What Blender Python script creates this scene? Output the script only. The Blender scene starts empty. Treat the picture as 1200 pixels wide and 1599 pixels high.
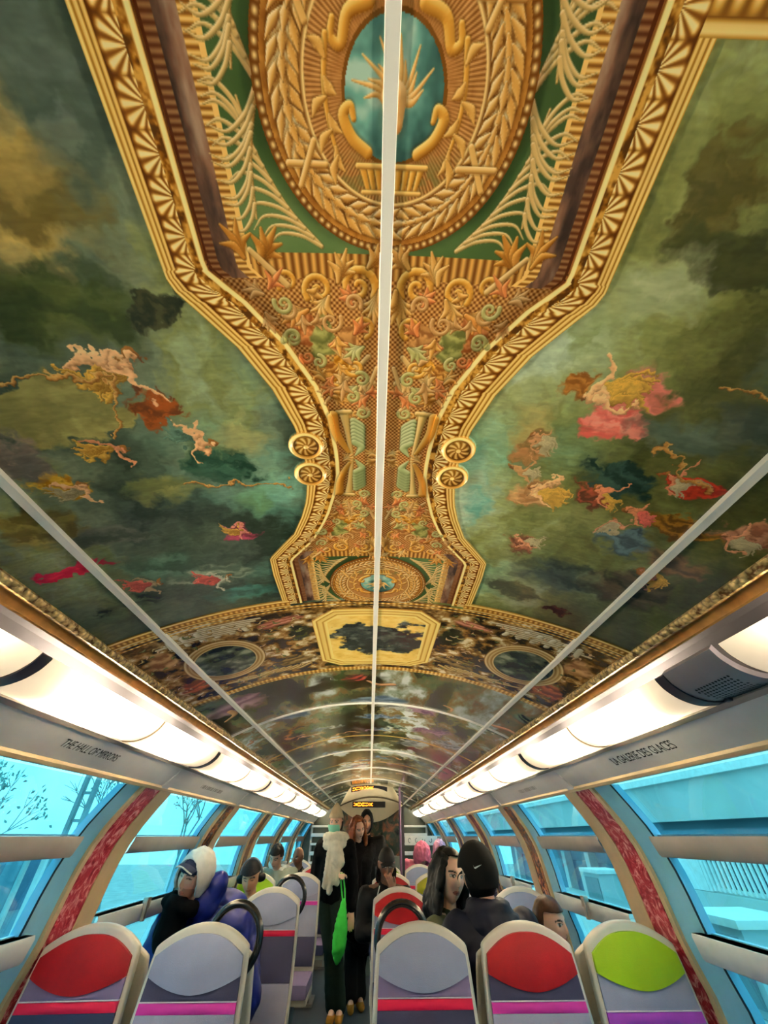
import bpy, bmesh, math, random
import numpy as np
from mathutils import Vector, Matrix, Euler

# ------------------------------------------------------------------ camera, world, exposure
scene = bpy.context.scene
COL = scene.collection
H0 = 1.41                                   # camera height above the upper-deck floor
FPX, VPX, VPY = 590.0, 577.0, 1306.0
PITCH = math.atan((VPY - 799.5) / FPX)
_d0 = (Vector((0, math.cos(PITCH), math.sin(PITCH))) + Vector((1, 0, 0)) * ((VPX - 600) / FPX)
       + Vector((0, -math.sin(PITCH), math.cos(PITCH))) * ((799.5 - VPY) / FPX))
YAW = math.atan2(_d0.x, _d0.y)
cam_d = bpy.data.cameras.new('camera')
cam_d.sensor_fit = 'VERTICAL'; cam_d.sensor_height = 36.0
cam_d.lens = 36.0 * FPX / 1599.0
cam_d.clip_start = 0.02; cam_d.clip_end = 400
cam = bpy.data.objects.new('camera', cam_d); COL.objects.link(cam)
cam.location = (0, 0, H0); cam.rotation_euler = (math.pi / 2 + PITCH, 0, YAW)
scene.camera = cam
scene.view_settings.view_transform = 'Standard'; scene.view_settings.look = 'None'
scene.view_settings.gamma = 1.0; scene.view_settings.use_curve_mapping = False
scene.view_settings.exposure = 0.12
LAMP_TUBE = 195.0
LAMP_DIFFUSER = 3.0
SKY_STRENGTH = 1.9
try:
    scene.cycles.use_denoising = True
    scene.cycles.max_bounces = 8; scene.cycles.transparent_max_bounces = 16
    scene.cycles.sample_clamp_indirect = 30.0
    scene.cycles.caustics_reflective = False; scene.cycles.caustics_refractive = False
except Exception:
    pass
w = bpy.data.worlds.new('overcast_sky'); scene.world = w; w.use_nodes = True
wn = w.node_tree; wn.nodes.clear()
o_ = wn.nodes.new('ShaderNodeOutputWorld'); b_ = wn.nodes.new('ShaderNodeBackground')
tc = wn.nodes.new('ShaderNodeTexCoord'); nz = wn.nodes.new('ShaderNodeTexNoise'); rp = wn.nodes.new('ShaderNodeValToRGB')
nz.inputs['Scale'].default_value = 2.2; nz.inputs['Detail'].default_value = 5
rp.color_ramp.elements[0].position = .35; rp.color_ramp.elements[0].color = (.16, .78, .95, 1)
rp.color_ramp.elements[1].position = .68; rp.color_ramp.elements[1].color = (.40, .97, 1.0, 1)
wn.links.new(tc.outputs['Generated'], nz.inputs['Vector']); wn.links.new(nz.outputs['Fac'], rp.inputs['Fac'])
wn.links.new(rp.outputs['Color'], b_.inputs['Color']); b_.inputs['Strength'].default_value = SKY_STRENGTH
wn.links.new(b_.outputs['Background'], o_.inputs['Surface'])

# ------------------------------------------------------------------ helpers
def ray(px, py):
    u = (px - 600) / FPX; v = (799.5 - py) / FPX
    d = Vector((u, math.cos(PITCH) - v * math.sin(PITCH), math.sin(PITCH) + v * math.cos(PITCH)))
    return Matrix.Rotation(YAW, 3, 'Z') @ d
def at(px, py, Y):                          # the point at depth Y (world) seen in a given direction of the photograph
    d = ray(px, py); t = Y / d.y
    return Vector((d.x * t, Y, H0 + d.z * t))
def s2l(c):
    return tuple((x / 12.92 if x <= .04045 else ((x + .055) / 1.055) ** 2.4) for x in c)
def rgb(r, g, b):
    return s2l((r / 255, g / 255, b / 255))
MATS = {}
def mat(name, col, rough=.5, metal=0., noise=.08, scale=12., bump=0., spec=.5, emit=None, estr=0., bscale=None, coat=0.):
    if name in MATS: return MATS[name]
    m = bpy.data.materials.new(name); m.use_nodes = True; nt = m.node_tree; p = nt.nodes['Principled BSDF']
    c = tuple(col)
    t = nt.nodes.new('ShaderNodeTexCoord'); n = nt.nodes.new('ShaderNodeTexNoise'); r = nt.nodes.new('ShaderNodeValToRGB')
    n.inputs['Scale'].default_value = scale; n.inputs['Detail'].default_value = 4
    r.color_ramp.elements[0].position = .3; r.color_ramp.elements[1].position = .7
    r.color_ramp.elements[0].color = tuple(max(0, x * (1 - noise)) for x in c) + (1,)
    r.color_ramp.elements[1].color = tuple(min(1, x * (1 + noise)) for x in c) + (1,)
    nt.links.new(t.outputs['Object'], n.inputs['Vector']); nt.links.new(n.outputs['Fac'], r.inputs['Fac'])
    nt.links.new(r.outputs['Color'], p.inputs['Base Color'])
    p.inputs['Roughness'].default_value = rough; p.inputs['Metallic'].default_value = metal
    p.inputs['Specular IOR Level'].default_value = spec
    if rough >= .5 and spec == .5: p.inputs['Specular IOR Level'].default_value = .25
    if coat: p.inputs['Coat Weight'].default_value = coat
    if bump:
        n2 = nt.nodes.new('ShaderNodeTexNoise'); n2.inputs['Scale'].default_value = bscale or scale * 4; n2.inputs['Detail'].default_value = 3
        bm_ = nt.nodes.new('ShaderNodeBump'); bm_.inputs['Strength'].default_value = bump; bm_.inputs['Distance'].default_value = .01
        nt.links.new(t.outputs['Object'], n2.inputs['Vector']); nt.links.new(n2.outputs['Fac'], bm_.inputs['Height'])
        nt.links.new(bm_.outputs['Normal'], p.inputs['Normal'])
    if emit:
        p.inputs['Emission Color'].default_value = tuple(emit) + (1,); p.inputs['Emission Strength'].default_value = estr
    MATS[name] = m; return m
def obj(name, bm, m, parent=None, smooth=True, local=None):
    """link a bmesh (in world coordinates unless the parent sits at the origin of its own frame) as one mesh object"""
    me = bpy.data.meshes.new(name); 
    if isinstance(bm, bpy.types.Mesh): me = bm
    else:
        bm.to_mesh(me); bm.free()
    for x in (m if isinstance(m, (list, tuple)) else [m]):
        if x: me.materials.append(x)
    if smooth:
        me.polygons.foreach_set('use_smooth', [True] * len(me.polygons))
        try: me.set_sharp_from_angle(angle=math.radians(40))
        except Exception: pass
    o = bpy.data.objects.new(name, me); COL.objects.link(o)
    if parent is not None: o.parent = parent
    return o
def empty(name, loc=(0, 0, 0), rz=0.):
    o = bpy.data.objects.new(name, None); COL.objects.link(o); o.location = loc; o.rotation_euler = (0, 0, rz); o.empty_display_size = .1
    return o
def tag(o, label=None, cat=None, group=None, kind=None):
    if label: o['label'] = label
    if cat: o['category'] = cat
    if group: o['group'] = group
    if kind: o['kind'] = kind
    return o
def box(bm, c, s, rot=None, bevel=0.):
    M = Matrix.Translation(Vector(c)) @ (rot.to_4x4() if rot else Matrix.Identity(4)) @ Matrix.Diagonal((s[0], s[1], s[2], 1))
    r = bmesh.ops.create_cube(bm, size=1, matrix=M)
    if bevel:
        es = set(e for v in r['verts'] for e in v.link_edges)
        bmesh.ops.bevel(bm, geom=list(es), offset=bevel, segments=2, affect='EDGES', profile=.7)
def tube(bm, pts, r, seg=10, closed=False, cap=True):
    pts = [Vector(p) for p in pts]; n = len(pts); rs = r if isinstance(r, (list, tuple)) else [r] * n
    rings = []; prev = None
    for i, p in enumerate(pts):
        a = pts[(i - 1) % n] if (closed or i > 0) else p; b = pts[(i + 1) % n] if (closed or i < n - 1) else p
        t = (b - a).normalized()
        if prev is None:
            u = t.orthogonal().normalized()
        else:
            u = (prev - t * prev.dot(t)).normalized()
        prev = u; v = t.cross(u)
        rings.append([bm.verts.new(p + (u * math.cos(k * 2 * math.pi / seg) + v * math.sin(k * 2 * math.pi / seg)) * rs[i]) for k in range(seg)])
    for i in range(n if closed else n - 1):
        A, B = rings[i], rings[(i + 1) % n]
        for k in range(seg):
            bm.faces.new((A[k], A[(k + 1) % seg], B[(k + 1) % seg], B[k]))
    if cap and not closed:
        bm.faces.new(rings[0][::-1]); bm.faces.new(rings[-1])
def grid(bm, P, flip=False, uv=None):
    """P[i][j] points -> quad sheet; uv(i,j) optional"""
    V = [[bm.verts.new(p) for p in row] for row in P]
    L = bm.loops.layers.uv.verify() if uv else None
    for i in range(len(V) - 1):
        for j in range(len(V[0]) - 1):
            q = [(i, j), (i + 1, j), (i + 1, j + 1), (i, j + 1)]
            if flip: q = q[::-1]
            f = bm.faces.new([V[a][b] for a, b in q])
            if uv:
                for lp, (a, b) in zip(f.loops, q): lp[L].uv = uv(a, b)
    return V
def solid(bm, P, off):
    """closed slab: sheet P plus the same sheet moved by off (Vector or function)"""
    n, m = len(P), len(P[0])
    A = [[bm.verts.new(p) for p in r] for r in P]
    B = [[bm.verts.new(Vector(p) + (off(i, j) if callable(off) else Vector(off))) for j, p in enumerate(r)] for i, r in enumerate(P)]
    for i in range(n - 1):
        for j in range(m - 1):
            bm.faces.new((A[i][j], A[i + 1][j], A[i + 1][j + 1], A[i][j + 1]))
            bm.faces.new((B[i][j], B[i][j + 1], B[i + 1][j + 1], B[i + 1][j]))
    for i in range(n - 1):
        bm.faces.new((A[i][0], B[i][0], B[i + 1][0], A[i + 1][0])); bm.faces.new((A[i][m - 1], A[i + 1][m - 1], B[i + 1][m - 1], B[i][m - 1]))
    for j in range(m - 1):
        bm.faces.new((A[0][j], A[0][j + 1], B[0][j + 1], B[0][j])); bm.faces.new((A[n - 1][j], B[n - 1][j], B[n - 1][j + 1], A[n - 1][j + 1]))
    bmesh.ops.recalc_face_normals(bm, faces=bm.faces[:])
def copy_tree(o, parent=None):
    c = o.copy(); COL.objects.link(c)
    if parent is not None: c.parent = parent
    for ch in list(o.children): copy_tree(ch, c)
    return c

YB, YE = -2.2, 10.0                         # back (behind the camera) and far end of the deck
# cross-section, x outwards and z relative to the camera
RC = 1.9; ZC = .63 - RC
def ceil_pt(s, Y, off=0.):
    a = s / RC
    return Vector(((RC - off) * math.sin(a), Y, H0 + ZC + (RC - off) * math.cos(a)))
COVER = [(.884, .374), (.890, .362), (.903, .343), (.935, .318), (.985, .301), (1.04, .302)]
WALLP = [(1.15, .200), (1.205, .125), (1.262, .040), (1.298, -.03), (1.322, -.10), (1.343, -.20), (1.36, -.33), (1.385, -.42), (1.41, -.5), (1.42, -.60), (1.427, -.8)]
def wall_x(z):
    zs = [p[1] for p in WALLP][::-1]; xs = [p[0] for p in WALLP][::-1]
    return float(np.interp(z, zs, xs))
BAY = 1.52
# ------------------------------------------------------------------ the printed ceiling film, painted in plain numpy
RES = 900; S0, T0, T1 = .95, -.35, 2.60
NW, NH = int(2 * S0 * RES), int((T1 - T0) * RES)
SC = .012                                   # the design's axis sits slightly off the centre strip
def vnoise(h, w, cy, cx, rng, octv=4):
    out = np.zeros((h, w), np.float32); amp = 1.; tot = 0.
    for k in range(octv):
        gy, gx = max(1.5, cy / 2 ** k), max(1.5, cx / 2 ** k)
        g = rng.random((int(h / gy) + 3, int(w / gx) + 3)).astype(np.float32)
        y = np.arange(h) / gy; iy = y.astype(int); fy = y - iy; fy = (fy * fy * (3 - 2 * fy)).astype(np.float32)[:, None]
        x = np.arange(w) / gx; ix = x.astype(int); fx = x - ix; fx = (fx * fx * (3 - 2 * fx)).astype(np.float32)[None]
        R = g[iy] * (1 - fy) + g[iy + 1] * fy
        out += amp * (R[:, ix] * (1 - fx) + R[:, ix + 1] * fx); tot += amp; amp *= .55
    return out / tot
def C(r, g, b): return np.array([r, g, b], np.float32) / 255
class Canvas:
    def __init__(s, w, h, s0, t0, res):
        s.w, s.h, s.s0, s.t0, s.res = w, h, s0, t0, res
        s.I = np.zeros((h, w, 3), np.float32)
        s.S = ((np.arange(w) + .5) / res - s0).astype(np.float32); s.T = ((np.arange(h) + .5) / res + t0).astype(np.float32)
    def win(s, a, b, c, d):                  # window for s in [a,b], T in [c,d]
        j0 = max(0, int((a + s.s0) * s.res)); j1 = min(s.w, int((b + s.s0) * s.res) + 2)
        i0 = max(0, int((c - s.t0) * s.res)); i1 = min(s.h, int((d - s.t0) * s.res) + 2)
        if j1 <= j0 or i1 <= i0: return None
        return slice(i0, i1), slice(j0, j1)
    def mix(s, wi, m, col):
        V = s.I[wi]; V += m[..., None] * (col - V)
    def stroke(s, P, w, lo, mid, hi, light=(-.5, -.85), sh=.6):
        P = np.array(P, np.float32); n = len(P); W = np.interp(np.linspace(0, 1, n), np.linspace(0, 1, len(w)), w) if hasattr(w, '__len__') else np.full(n, w)
        mg = W.max() * 1.6 + 2 / s.res
        wi = s.win(P[:, 0].min() - mg, P[:, 0].max() + mg, P[:, 1].min() - mg, P[:, 1].max() + mg)
        if wi is None: return
        X = s.S[wi[1]][None]; Y = s.T[wi[0]][:, None]
        q = np.full((Y.shape[0], X.shape[1]), 9., np.float32); ox = np.zeros_like(q); oy = np.zeros_like(q); rr = np.ones_like(q)
        for i in range(n - 1):
            a, b = P[i], P[i + 1]; d = b - a; L = float(d @ d) + 1e-12
            t = np.clip(((X - a[0]) * d[0] + (Y - a[1]) * d[1]) / L, 0, 1); r = W[i] + (W[i + 1] - W[i]) * t + 1e-5
            ex = (X - a[0] - d[0] * t) / r; ey = (Y - a[1] - d[1] * t) / r; qq = np.sqrt(ex * ex + ey * ey)
            u = qq < q; q = np.where(u, qq, q); ox = np.where(u, ex, ox); oy = np.where(u, ey, oy); rr = np.where(u, r, rr)
        if sh: s.mix(wi, np.clip((1.6 - q) / .9, 0, 1) * sh, lo * .55)
        m = np.clip((1 - q) * rr * s.res + .5, 0, 1)
        v = ox * light[0] + oy * light[1]; v = np.where(q < 1, v, 0)
        c = mid + np.clip(v, 0, 1)[..., None] ** .8 * (hi - mid) + np.clip(-v, 0, 1)[..., None] * (lo - mid)
        V = s.I[wi]; V += m[..., None] * (c - V)
    def blob(s, cs, ct, rs, rt, ang, col, col2, seed, soft=.35, folds=6., alpha=1.):
        """a soft patch of painted cloth or cloud with folds"""
        R = max(rs, rt) * 1.5; wi = s.win(cs - R, cs + R, ct - R, ct + R)
        if wi is None: return
        X = s.S[wi[1]][None] - cs; Y = s.T[wi[0]][:, None] - ct; c, n = math.cos(ang), math.sin(ang)
        u = (X * c + Y * n) / rs; v = (-X * n + Y * c) / rt
        rng = np.random.default_rng(seed); sz = max(6, R * s.res * .35); N = vnoise(u.shape[0], u.shape[1], sz, sz, rng, 4)
        q = np.sqrt(u * u + v * v) + (N - .5) * 1.1
        m = np.clip((1 - q) / soft, 0, 1); m = m * m * (3 - 2 * m) * alpha
        f = .5 + .5 * np.sin(folds * (v + .5 * u * u) + 9 * N); f = np.clip(f * .8 + (N - .5) * 1.2, 0, 1)
        V = s.I[wi]; V += m[..., None] * (col2 + f[..., None] * (col - col2) - V)
    def limb(s, P, w, col, lo): s.stroke(P, w, lo, col, np.minimum(col * 1.15, 1), sh=.15)
CV = Canvas(NW, NH, S0, T0, RES)
def arr(*v): return np.array(v, np.float32)
G_HI, G_MID, G_LO, G_DK = C(255, 226, 144), C(206, 142, 56), C(104, 56, 14), C(72, 34, 8)
CLOUD_RNG = np.random.default_rng(5)
def bend(P, n=14):
    """smooth curve through control points (Catmull-Rom)"""
    P = np.array(P, np.float32); Q = np.vstack([2 * P[0] - P[1], P, 2 * P[-1] - P[-2]]); out = []
    for i in range(1, len(Q) - 2):
        for t in np.linspace(0, 1, n, endpoint=False):
            a, b, c, d = Q[i - 1:i + 3]
            out.append(.5 * (2 * b + (c - a) * t + (2 * a - 5 * b + 4 * c - d) * t * t + (3 * b - a - 3 * c + d) * t ** 3))
    out.append(P[-1]); return np.array(out)
OUT_T = [-.40, -.05, .200, .217, .302, .380, .463, .50, .56, .62, .66, .69, .74, .81, .905, .918, 1.0, 1.19]
OUT_S = [.318, .318, .318, .312, .246, .205, .178, .172, .168, .172, .178, .184, .20, .23, .306, .314, .320, .322]
INN_T = [-.40, -.05, .178, .190, .232, .30, .375, .445, .526, .56, .60, .65, .73, .78, .85, .925, .94, 1.21]
INN_S = [.258, .258, .258, .256, .212, .160, .120, .101, .094, .093, .094, .104, .127, .147, .183, .245, .253, .258]
def s_out(T): return np.interp(T, OUT_T, OUT_S)
def s_inn(T): return np.interp(T, INN_T, INN_S)

def paint_near():
    I, S, T = CV.I, CV.S, CV.T
    rng = np.random.default_rng(11)
    A = np.abs(S - SC)[None] + np.zeros((NH, 1), np.float32); TT = T[:, None] + np.zeros((1, NW), np.float32); SS = S[None] + np.zeros((NH, 1), np.float32)
    N1 = vnoise(NH, NW, 260, 200, rng, 6); N2 = vnoise(NH, NW, 150, 260, rng, 6); N3 = vnoise(NH, NW, 14, 14, rng, 3); N4 = vnoise(NH, NW, 420, 380, rng, 4)
    # painted skies of the two large pictures
    def ramp(v, stops):
        xs = [x for x, _ in stops]; return np.stack([np.interp(v, xs, [c[k] for _, c in stops]) for k in range(3)], -1).astype(np.float32)
    v = np.clip((N1 - .5) * 2.1 + .5, 0, 1)
    left = ramp(v, [(0, C(34, 44, 34)), (.3, C(66, 78, 62)), (.55, C(98, 108, 84)), (.75, C(112, 118, 72)), (1, C(140, 158, 128))])
    right = ramp(v, [(0, C(54, 56, 28)), (.3, C(92, 94, 48)), (.55, C(122, 126, 72)), (.75, C(150, 158, 108)), (1, C(176, 192, 158))])
    base = np.where((SS < 0)[..., None], left, right)
    tq = np.clip((N2 - .47) * 5, 0, 1) * np.clip(1 - (A - .17) / .34, 0, 1) * np.clip((TT - .28) / .2, 0, 1)
    base += (tq * .85)[..., None] * (C(118, 176, 152) - base)
    dk = np.clip((TT - .62) / .4, 0, 1) * np.clip((A - .30) / .3, 0, 1) * .62
    base += dk[..., None] * (C(44, 54, 40) - base)
    base *= (1 + (N3 - .5) * .28)[..., None]
    I[:] = base
    # soft painted patches: clouds, cloths, loosely painted figures
    K = CV
    for a in [(-.45, .10, .10, .16, .3, C(205, 172, 96), C(92, 80, 40), 1, .6, 5), (-.36, .03, .08, .10, 0, C(86, 98, 88), C(60, 72, 60), 2, .8, 3),
              (-.47, .24, .13, .07, .2, C(72, 80, 40), C(38, 48, 26), 3, .6, 5), (-.34, .245, .055, .028, -.3, C(52, 54, 34), C(26, 30, 22), 4, .3, 4),
              (-.55, .40, .14, .06, .05, C(150, 142, 82), C(112, 108, 62), 5, .15, 3), (-.40, .41, .04, .04, 0, C(156, 76, 34), C(84, 44, 24), 6, .25, 5),
              (-.34, .55, .09, .06, .5, C(46, 76, 58), C(24, 44, 32), 7, .35, 6), (-.27, .48, .06, .05, .2, C(190, 182, 112), C(140, 140, 92), 8, .8, 3),
              (-.63, .55, .055, .035, .4, C(232, 184, 70), C(150, 98, 26), 9, .25, 8), (-.66, .47, .05, .06, .2, C(150, 124, 108), C(92, 86, 76), 10, .5, 4),
              (-.46, .60, .10, .05, 0, C(126, 126, 70), C(82, 88, 50), 11, .6, 4), (-.35, .79, .05, .035, .3, C(184, 74, 92), C(88, 42, 46), 12, .3, 6),
              (-.75, .80, .085, .022, .03, C(226, 50, 74), C(168, 28, 46), 13, .18, 3), (-.48, .96, .12, .06, .2, C(150, 162, 130), C(70, 84, 66), 14, .5, 9),
              (-.58, .86, .12, .08, .4, C(96, 124, 100), C(50, 68, 52), 15, .7, 7), (-.40, 1.08, .14, .06, 0, C(66, 120, 104), C(40, 72, 62), 16, .6, 5),
              (-.72, .66, .09, .07, .2, C(124, 112, 58), C(74, 68, 36), 17, .5, 6), (-.62, .72, .12, .04, .3, C(88, 92, 76), C(50, 58, 44), 18, .5, 4),
              (-.72, 1.02, .12, .08, .2, C(70, 84, 62), C(28, 36, 26), 19, .5, 8), (-.28, .68, .06, .08, .2, C(112, 160, 130), C(86, 120, 84), 20, .9, 3),
              (.41, .08, .05, .07, .1, C(96, 88, 44), C(66, 62, 30), 31, .4, 3), (.47, .15, .12, .03, .2, C(64, 66, 34), C(50, 52, 28), 32, .5, 3),
              (.40, .19, .10, .05, .1, C(196, 196, 150), C(150, 158, 112), 33, .9, 3), (.34, .25, .05, .06, 0, C(164, 176, 132), C(126, 138, 90), 34, .9, 3),
              (.44, .405, .055, .045, .2, C(248, 148, 126), C(206, 92, 78), 35, .25, 9), (.46, .345, .055, .04, .5, C(226, 128, 112), C(190, 104, 82), 36, .4, 6),
              (.352, .345, .028, .034, 0, C(190, 122, 54), C(120, 72, 30), 37, .35, 9), (.30, .44, .05, .07, .2, C(196, 180, 116), C(158, 142, 84), 38, .8, 4),
              (.32, .49, .045, .055, .2, C(176, 120, 74), C(110, 88, 50), 39, .45, 8), (.36, .615, .06, .045, .1, C(226, 176, 116), C(154, 106, 62), 40, .35, 8),
              (.50, .535, .08, .05, .35, C(44, 66, 54), C(22, 34, 28), 41, .3, 5), (.485, .59, .05, .035, .2, C(176, 76, 50), C(76, 44, 28), 42, .35, 9),
              (.635, .51, .055, .026, .2, C(214, 64, 40), C(128, 36, 28), 43, .25, 6), (.67, .625, .11, .032, .12, C(172, 112, 36), C(84, 54, 20), 44, .3, 9),
              (.78, .60, .06, .04, .2, C(204, 140, 104), C(120, 74, 52), 45, .35, 8), (.395, .80, .04, .05, .2, C(202, 122, 88), C(92, 56, 38), 46, .35, 9),
              (.60, .71, .10, .06, .3, C(88, 112, 112), C(50, 62, 62), 47, .4, 9), (.55, .42, .12, .05, .1, C(92, 104, 84), C(66, 78, 62), 48, .7, 4),
              (.52, .92, .16, .10, .3, C(62, 72, 60), C(34, 42, 34), 49, .6, 7), (.585, 1.09, .05, .025, .3, C(58, 34, 24), C(36, 22, 18), 50, .2, 3),
              (.44, 1.03, .10, .05, .3, C(92, 96, 64), C(48, 56, 40), 51, .5, 5), (.70, .88, .12, .10, .2, C(78, 66, 50), C(36, 36, 28), 52, .5, 9),
              (.25, .66, .05, .09, 0, C(128, 184, 164), C(104, 156, 136), 53, .9, 3), (.62, .25, .08, .06, .3, C(96, 106, 84), C(70, 80, 62), 54, .8, 4),
              (.66, .36, .10, .07, .2, C(88, 96, 76), C(54, 62, 48), 55, .6, 5), (.74, .75, .10, .05, .2, C(124, 92, 58), C(66, 54, 36), 56, .5, 8)]:
        K.blob(*a)
    SK, SKL = C(232, 178, 128), C(150, 96, 60)
    rgf = random.Random(8)
    def figure(cs, ct, ang, k, skin=SK, lo=SKL):      # a small loosely brushed figure: head, robed body, two arms
        k *= 1.25; dr = rgf.choice(((C(206, 96, 78), C(120, 48, 42)), (C(196, 150, 66), C(110, 74, 28)), (C(88, 116, 98), C(42, 60, 48)), (C(176, 160, 120), C(100, 88, 60))))
        def q(x, y): return (cs + k * (x * math.cos(ang) - y * math.sin(ang)), ct + k * (x * math.sin(ang) + y * math.cos(ang)))
        K.limb(bend([q(0, 0), q(.25, .1), q(.6, .1)], 6), (.20 * k, .26 * k, .2 * k), skin, lo)
        for j in range(7):
            y0 = -.22 + .09 * j; K.stroke(bend([q(.35, y0 * .8), q(.75, y0 + .1 * math.sin(j)), q(1.15 + .1 * math.sin(j * 2), y0 * 1.7 + .2)], 6), (.10 * k, .11 * k, .04 * k), dr[1], dr[0] * .85 + dr[1] * .15, np.minimum(dr[0] * 1.2, 1), sh=.1)
        K.limb(bend([q(.1, -.1), q(.25, -.5), q(.05, -.95)], 6), (.11 * k, .09 * k, .05 * k), skin, lo)
        K.limb(bend([q(.1, .2), q(.45, .55), q(.9, .6)], 6), (.11 * k, .09 * k, .05 * k), skin, lo)
        K.limb([q(-.3, .02), q(-.36, .04)], (.17 * k, .16 * k), C(128, 82, 40), C(74, 44, 24))
        K.limb([q(-.26, -.03), q(-.27, -.05)], (.11 * k, .1 * k), skin, lo)
    for a in [(-.42, .325, 2.6, .055), (-.345, .49, 3.4, .045), (-.60, .565, 2.9, .04), (-.50, .485, 3.0, .04, C(196, 124, 88)), (-.345, .775, 3.2, .034, C(206, 124, 108)),
              (-.45, .985, 3.3, .05, C(170, 170, 140), C(84, 94, 74)), (-.62, .93, 3.1, .045, C(150, 128, 92), C(70, 66, 46)),
              (.385, .355, -.4, .055, C(246, 190, 132)), (.37, .60, .3, .045, C(238, 186, 128)), (.50, .575, .6, .035, C(214, 130, 90)), (.60, .505, .2, .034, C(216, 130, 92)),
              (.575, .615, .2, .034, C(206, 128, 86)), (.76, .61, .2, .045, C(214, 146, 108)), (.39, .80, -.6, .036, C(218, 150, 112)), (.32, .47, .4, .032, C(190, 136, 92)),
              (.31, .55, .3, .032, C(188, 138, 88)), (.55, .66, 1.2, .03, C(190, 128, 94)), (.70, .80, .4, .04, C(176, 112, 84))]:
        figure(*a)
    for a, b in [((-.66, .335), (-.44, .335)), ((-.44, .335), (-.49, .46)), ((-.2, .63), (-.42, .60)), ((.56, .31), (.72, .30)), ((.53, .44), (.66, .52))]:
        K.stroke([a, b], (.003, .004), C(96, 60, 26), C(176, 120, 60), C(216, 176, 104))
    # loosen the brushwork
    dx = ((vnoise(NH, NW, 26, 26, rng, 4) - .5) * 52).astype(int); dy = ((vnoise(NH, NW, 26, 26, rng, 4) - .5) * 52).astype(int)
    I[:] = I[np.clip(np.arange(NH)[:, None] + dy, 0, NH - 1), np.clip(np.arange(NW)[None] + dx, 0, NW - 1)]
    gr = vnoise(NH, NW, 5, 16, rng, 2); I *= (1 + (gr - .5) * .22)[..., None]
    # ---------------- the gilded frame of both pictures
    so = s_out(TT[:, 0])[:, None].astype(np.float32); si = s_inn(TT[:, 0])[:, None].astype(np.float32)
    gs_o = np.abs(np.gradient(so[:, 0]) * RES)[:, None]; gs_i = np.abs(np.gradient(si[:, 0]) * RES)[:, None]
    do = (so - A) / np.sqrt(1 + np.minimum(gs_o, 1.3) ** 2); di = (A - si) / np.sqrt(1 + np.minimum(gs_i, 1.3) ** 2)
    body = (TT < 1.195)
    fr = (A < so) & (A > si) & body
    vv = np.clip(do / (do + di + 1e-6), 0, 1)
    gm = .5 * (so + si)[:, 0]; arc = np.concatenate([[0], np.cumsum(np.sqrt(np.diff(gm) ** 2 + (1 / RES) ** 2))])[:, None].astype(np.float32)
    uu = arc + (A - .5 * (so + si)) * 0
    p = .040
    a = ((uu / p) % 1) - .5; b = (vv - .29) / .42
    ang = np.arctan2(a * 1.25, 1.15 - b); ribs = np.cos(ang * 15.); rad = np.sqrt((a * 1.25) ** 2 + (1.15 - b) ** 2)
    shell = np.clip(.66 + .5 * ribs, 0, 1) * np.clip((1.18 - rad) * 5, 0, 1) * np.clip((.62 - np.abs(a) * 1.1) * 6, 0, 1)
    patt = ramp(shell, [(0, G_DK), (.35, C(150, 92, 34)), (.7, C(238, 190, 104)), (1, C(252, 226, 160))])
    fol = vnoise(NH, NW, 9, 8, rng, 3); fol = np.clip((fol - .36) * 3.2, 0, 1)
    folc = ramp(fol, [(0, C(64, 34, 10)), (.5, C(128, 76, 22)), (1, C(210, 150, 66))])
    line = np.interp(vv, [0, .02, .06, .08, .10, .12, .17, .19, .205, .225, .265, .285, .30], [.1, .85, 1, .5, .12, .75, .95, .4, .1, .8, .9, .3, .0])
    linec = ramp(line.astype(np.float32), [(0, C(92, 50, 14)), (.5, C(196, 134, 50)), (1, C(255, 224, 140))])
    bar = np.interp(vv, [.86, .875, .9, .97, .985, 1], [.0, .8, 1, .95, .5, .0]).astype(np.float32)
    barc = ramp(bar, [(0, C(70, 36, 12)), (.6, C(222, 166, 80)), (1, C(255, 232, 158))])
    frame = np.where((vv < .29)[..., None], linec, np.where((vv < .72)[..., None], patt, np.where((vv < .865)[..., None], folc, barc)))
    I[fr] = frame[fr]
    # cross borders at both ends of the pictures
    for tc_, side, hs in ((1.19, 1, 0), (-.053, -1, 1), (-.10, -1, -1)):
        d = (TT - tc_) * side; m = (np.abs(d) < .022) & (A > .30) & (SS * hs >= 0)
        q = np.clip((d + .022) / .044, 0, 1); eg = .5 + .5 * np.cos(A * 2 * math.pi / .017); 
        vb = np.where((q > .3) & (q < .72), .15 + .8 * eg * np.clip(1 - np.abs(q - .51) * 4, 0, 1), np.interp(q, [0, .08, .2, .28, .3, .72, .76, .86, 1], [.3, 1, .9, .2, .1, .1, .5, 1, .3]))
        I[m] = ramp(vb.astype(np.float32), [(0, C(80, 44, 14)), (.5, C(196, 138, 56)), (1, C(250, 216, 136))])[m]
    # ---------------- the middle field between the frames
    mid = (A <= si) & body
    weave = np.clip(.5 + .38 * np.sin(S[None] * 2 * math.pi / .0085) * np.sin(T[:, None] * 2 * math.pi / .0085) * 1.5, 0, 1)
    wc = ramp(np.clip(weave + (N3 - .5) * .3, 0, 1).astype(np.float32), [(0, C(84, 44, 18)), (.5, C(158, 102, 50)), (1, C(210, 158, 92))])
    I[mid] = wc[mid]
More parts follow.
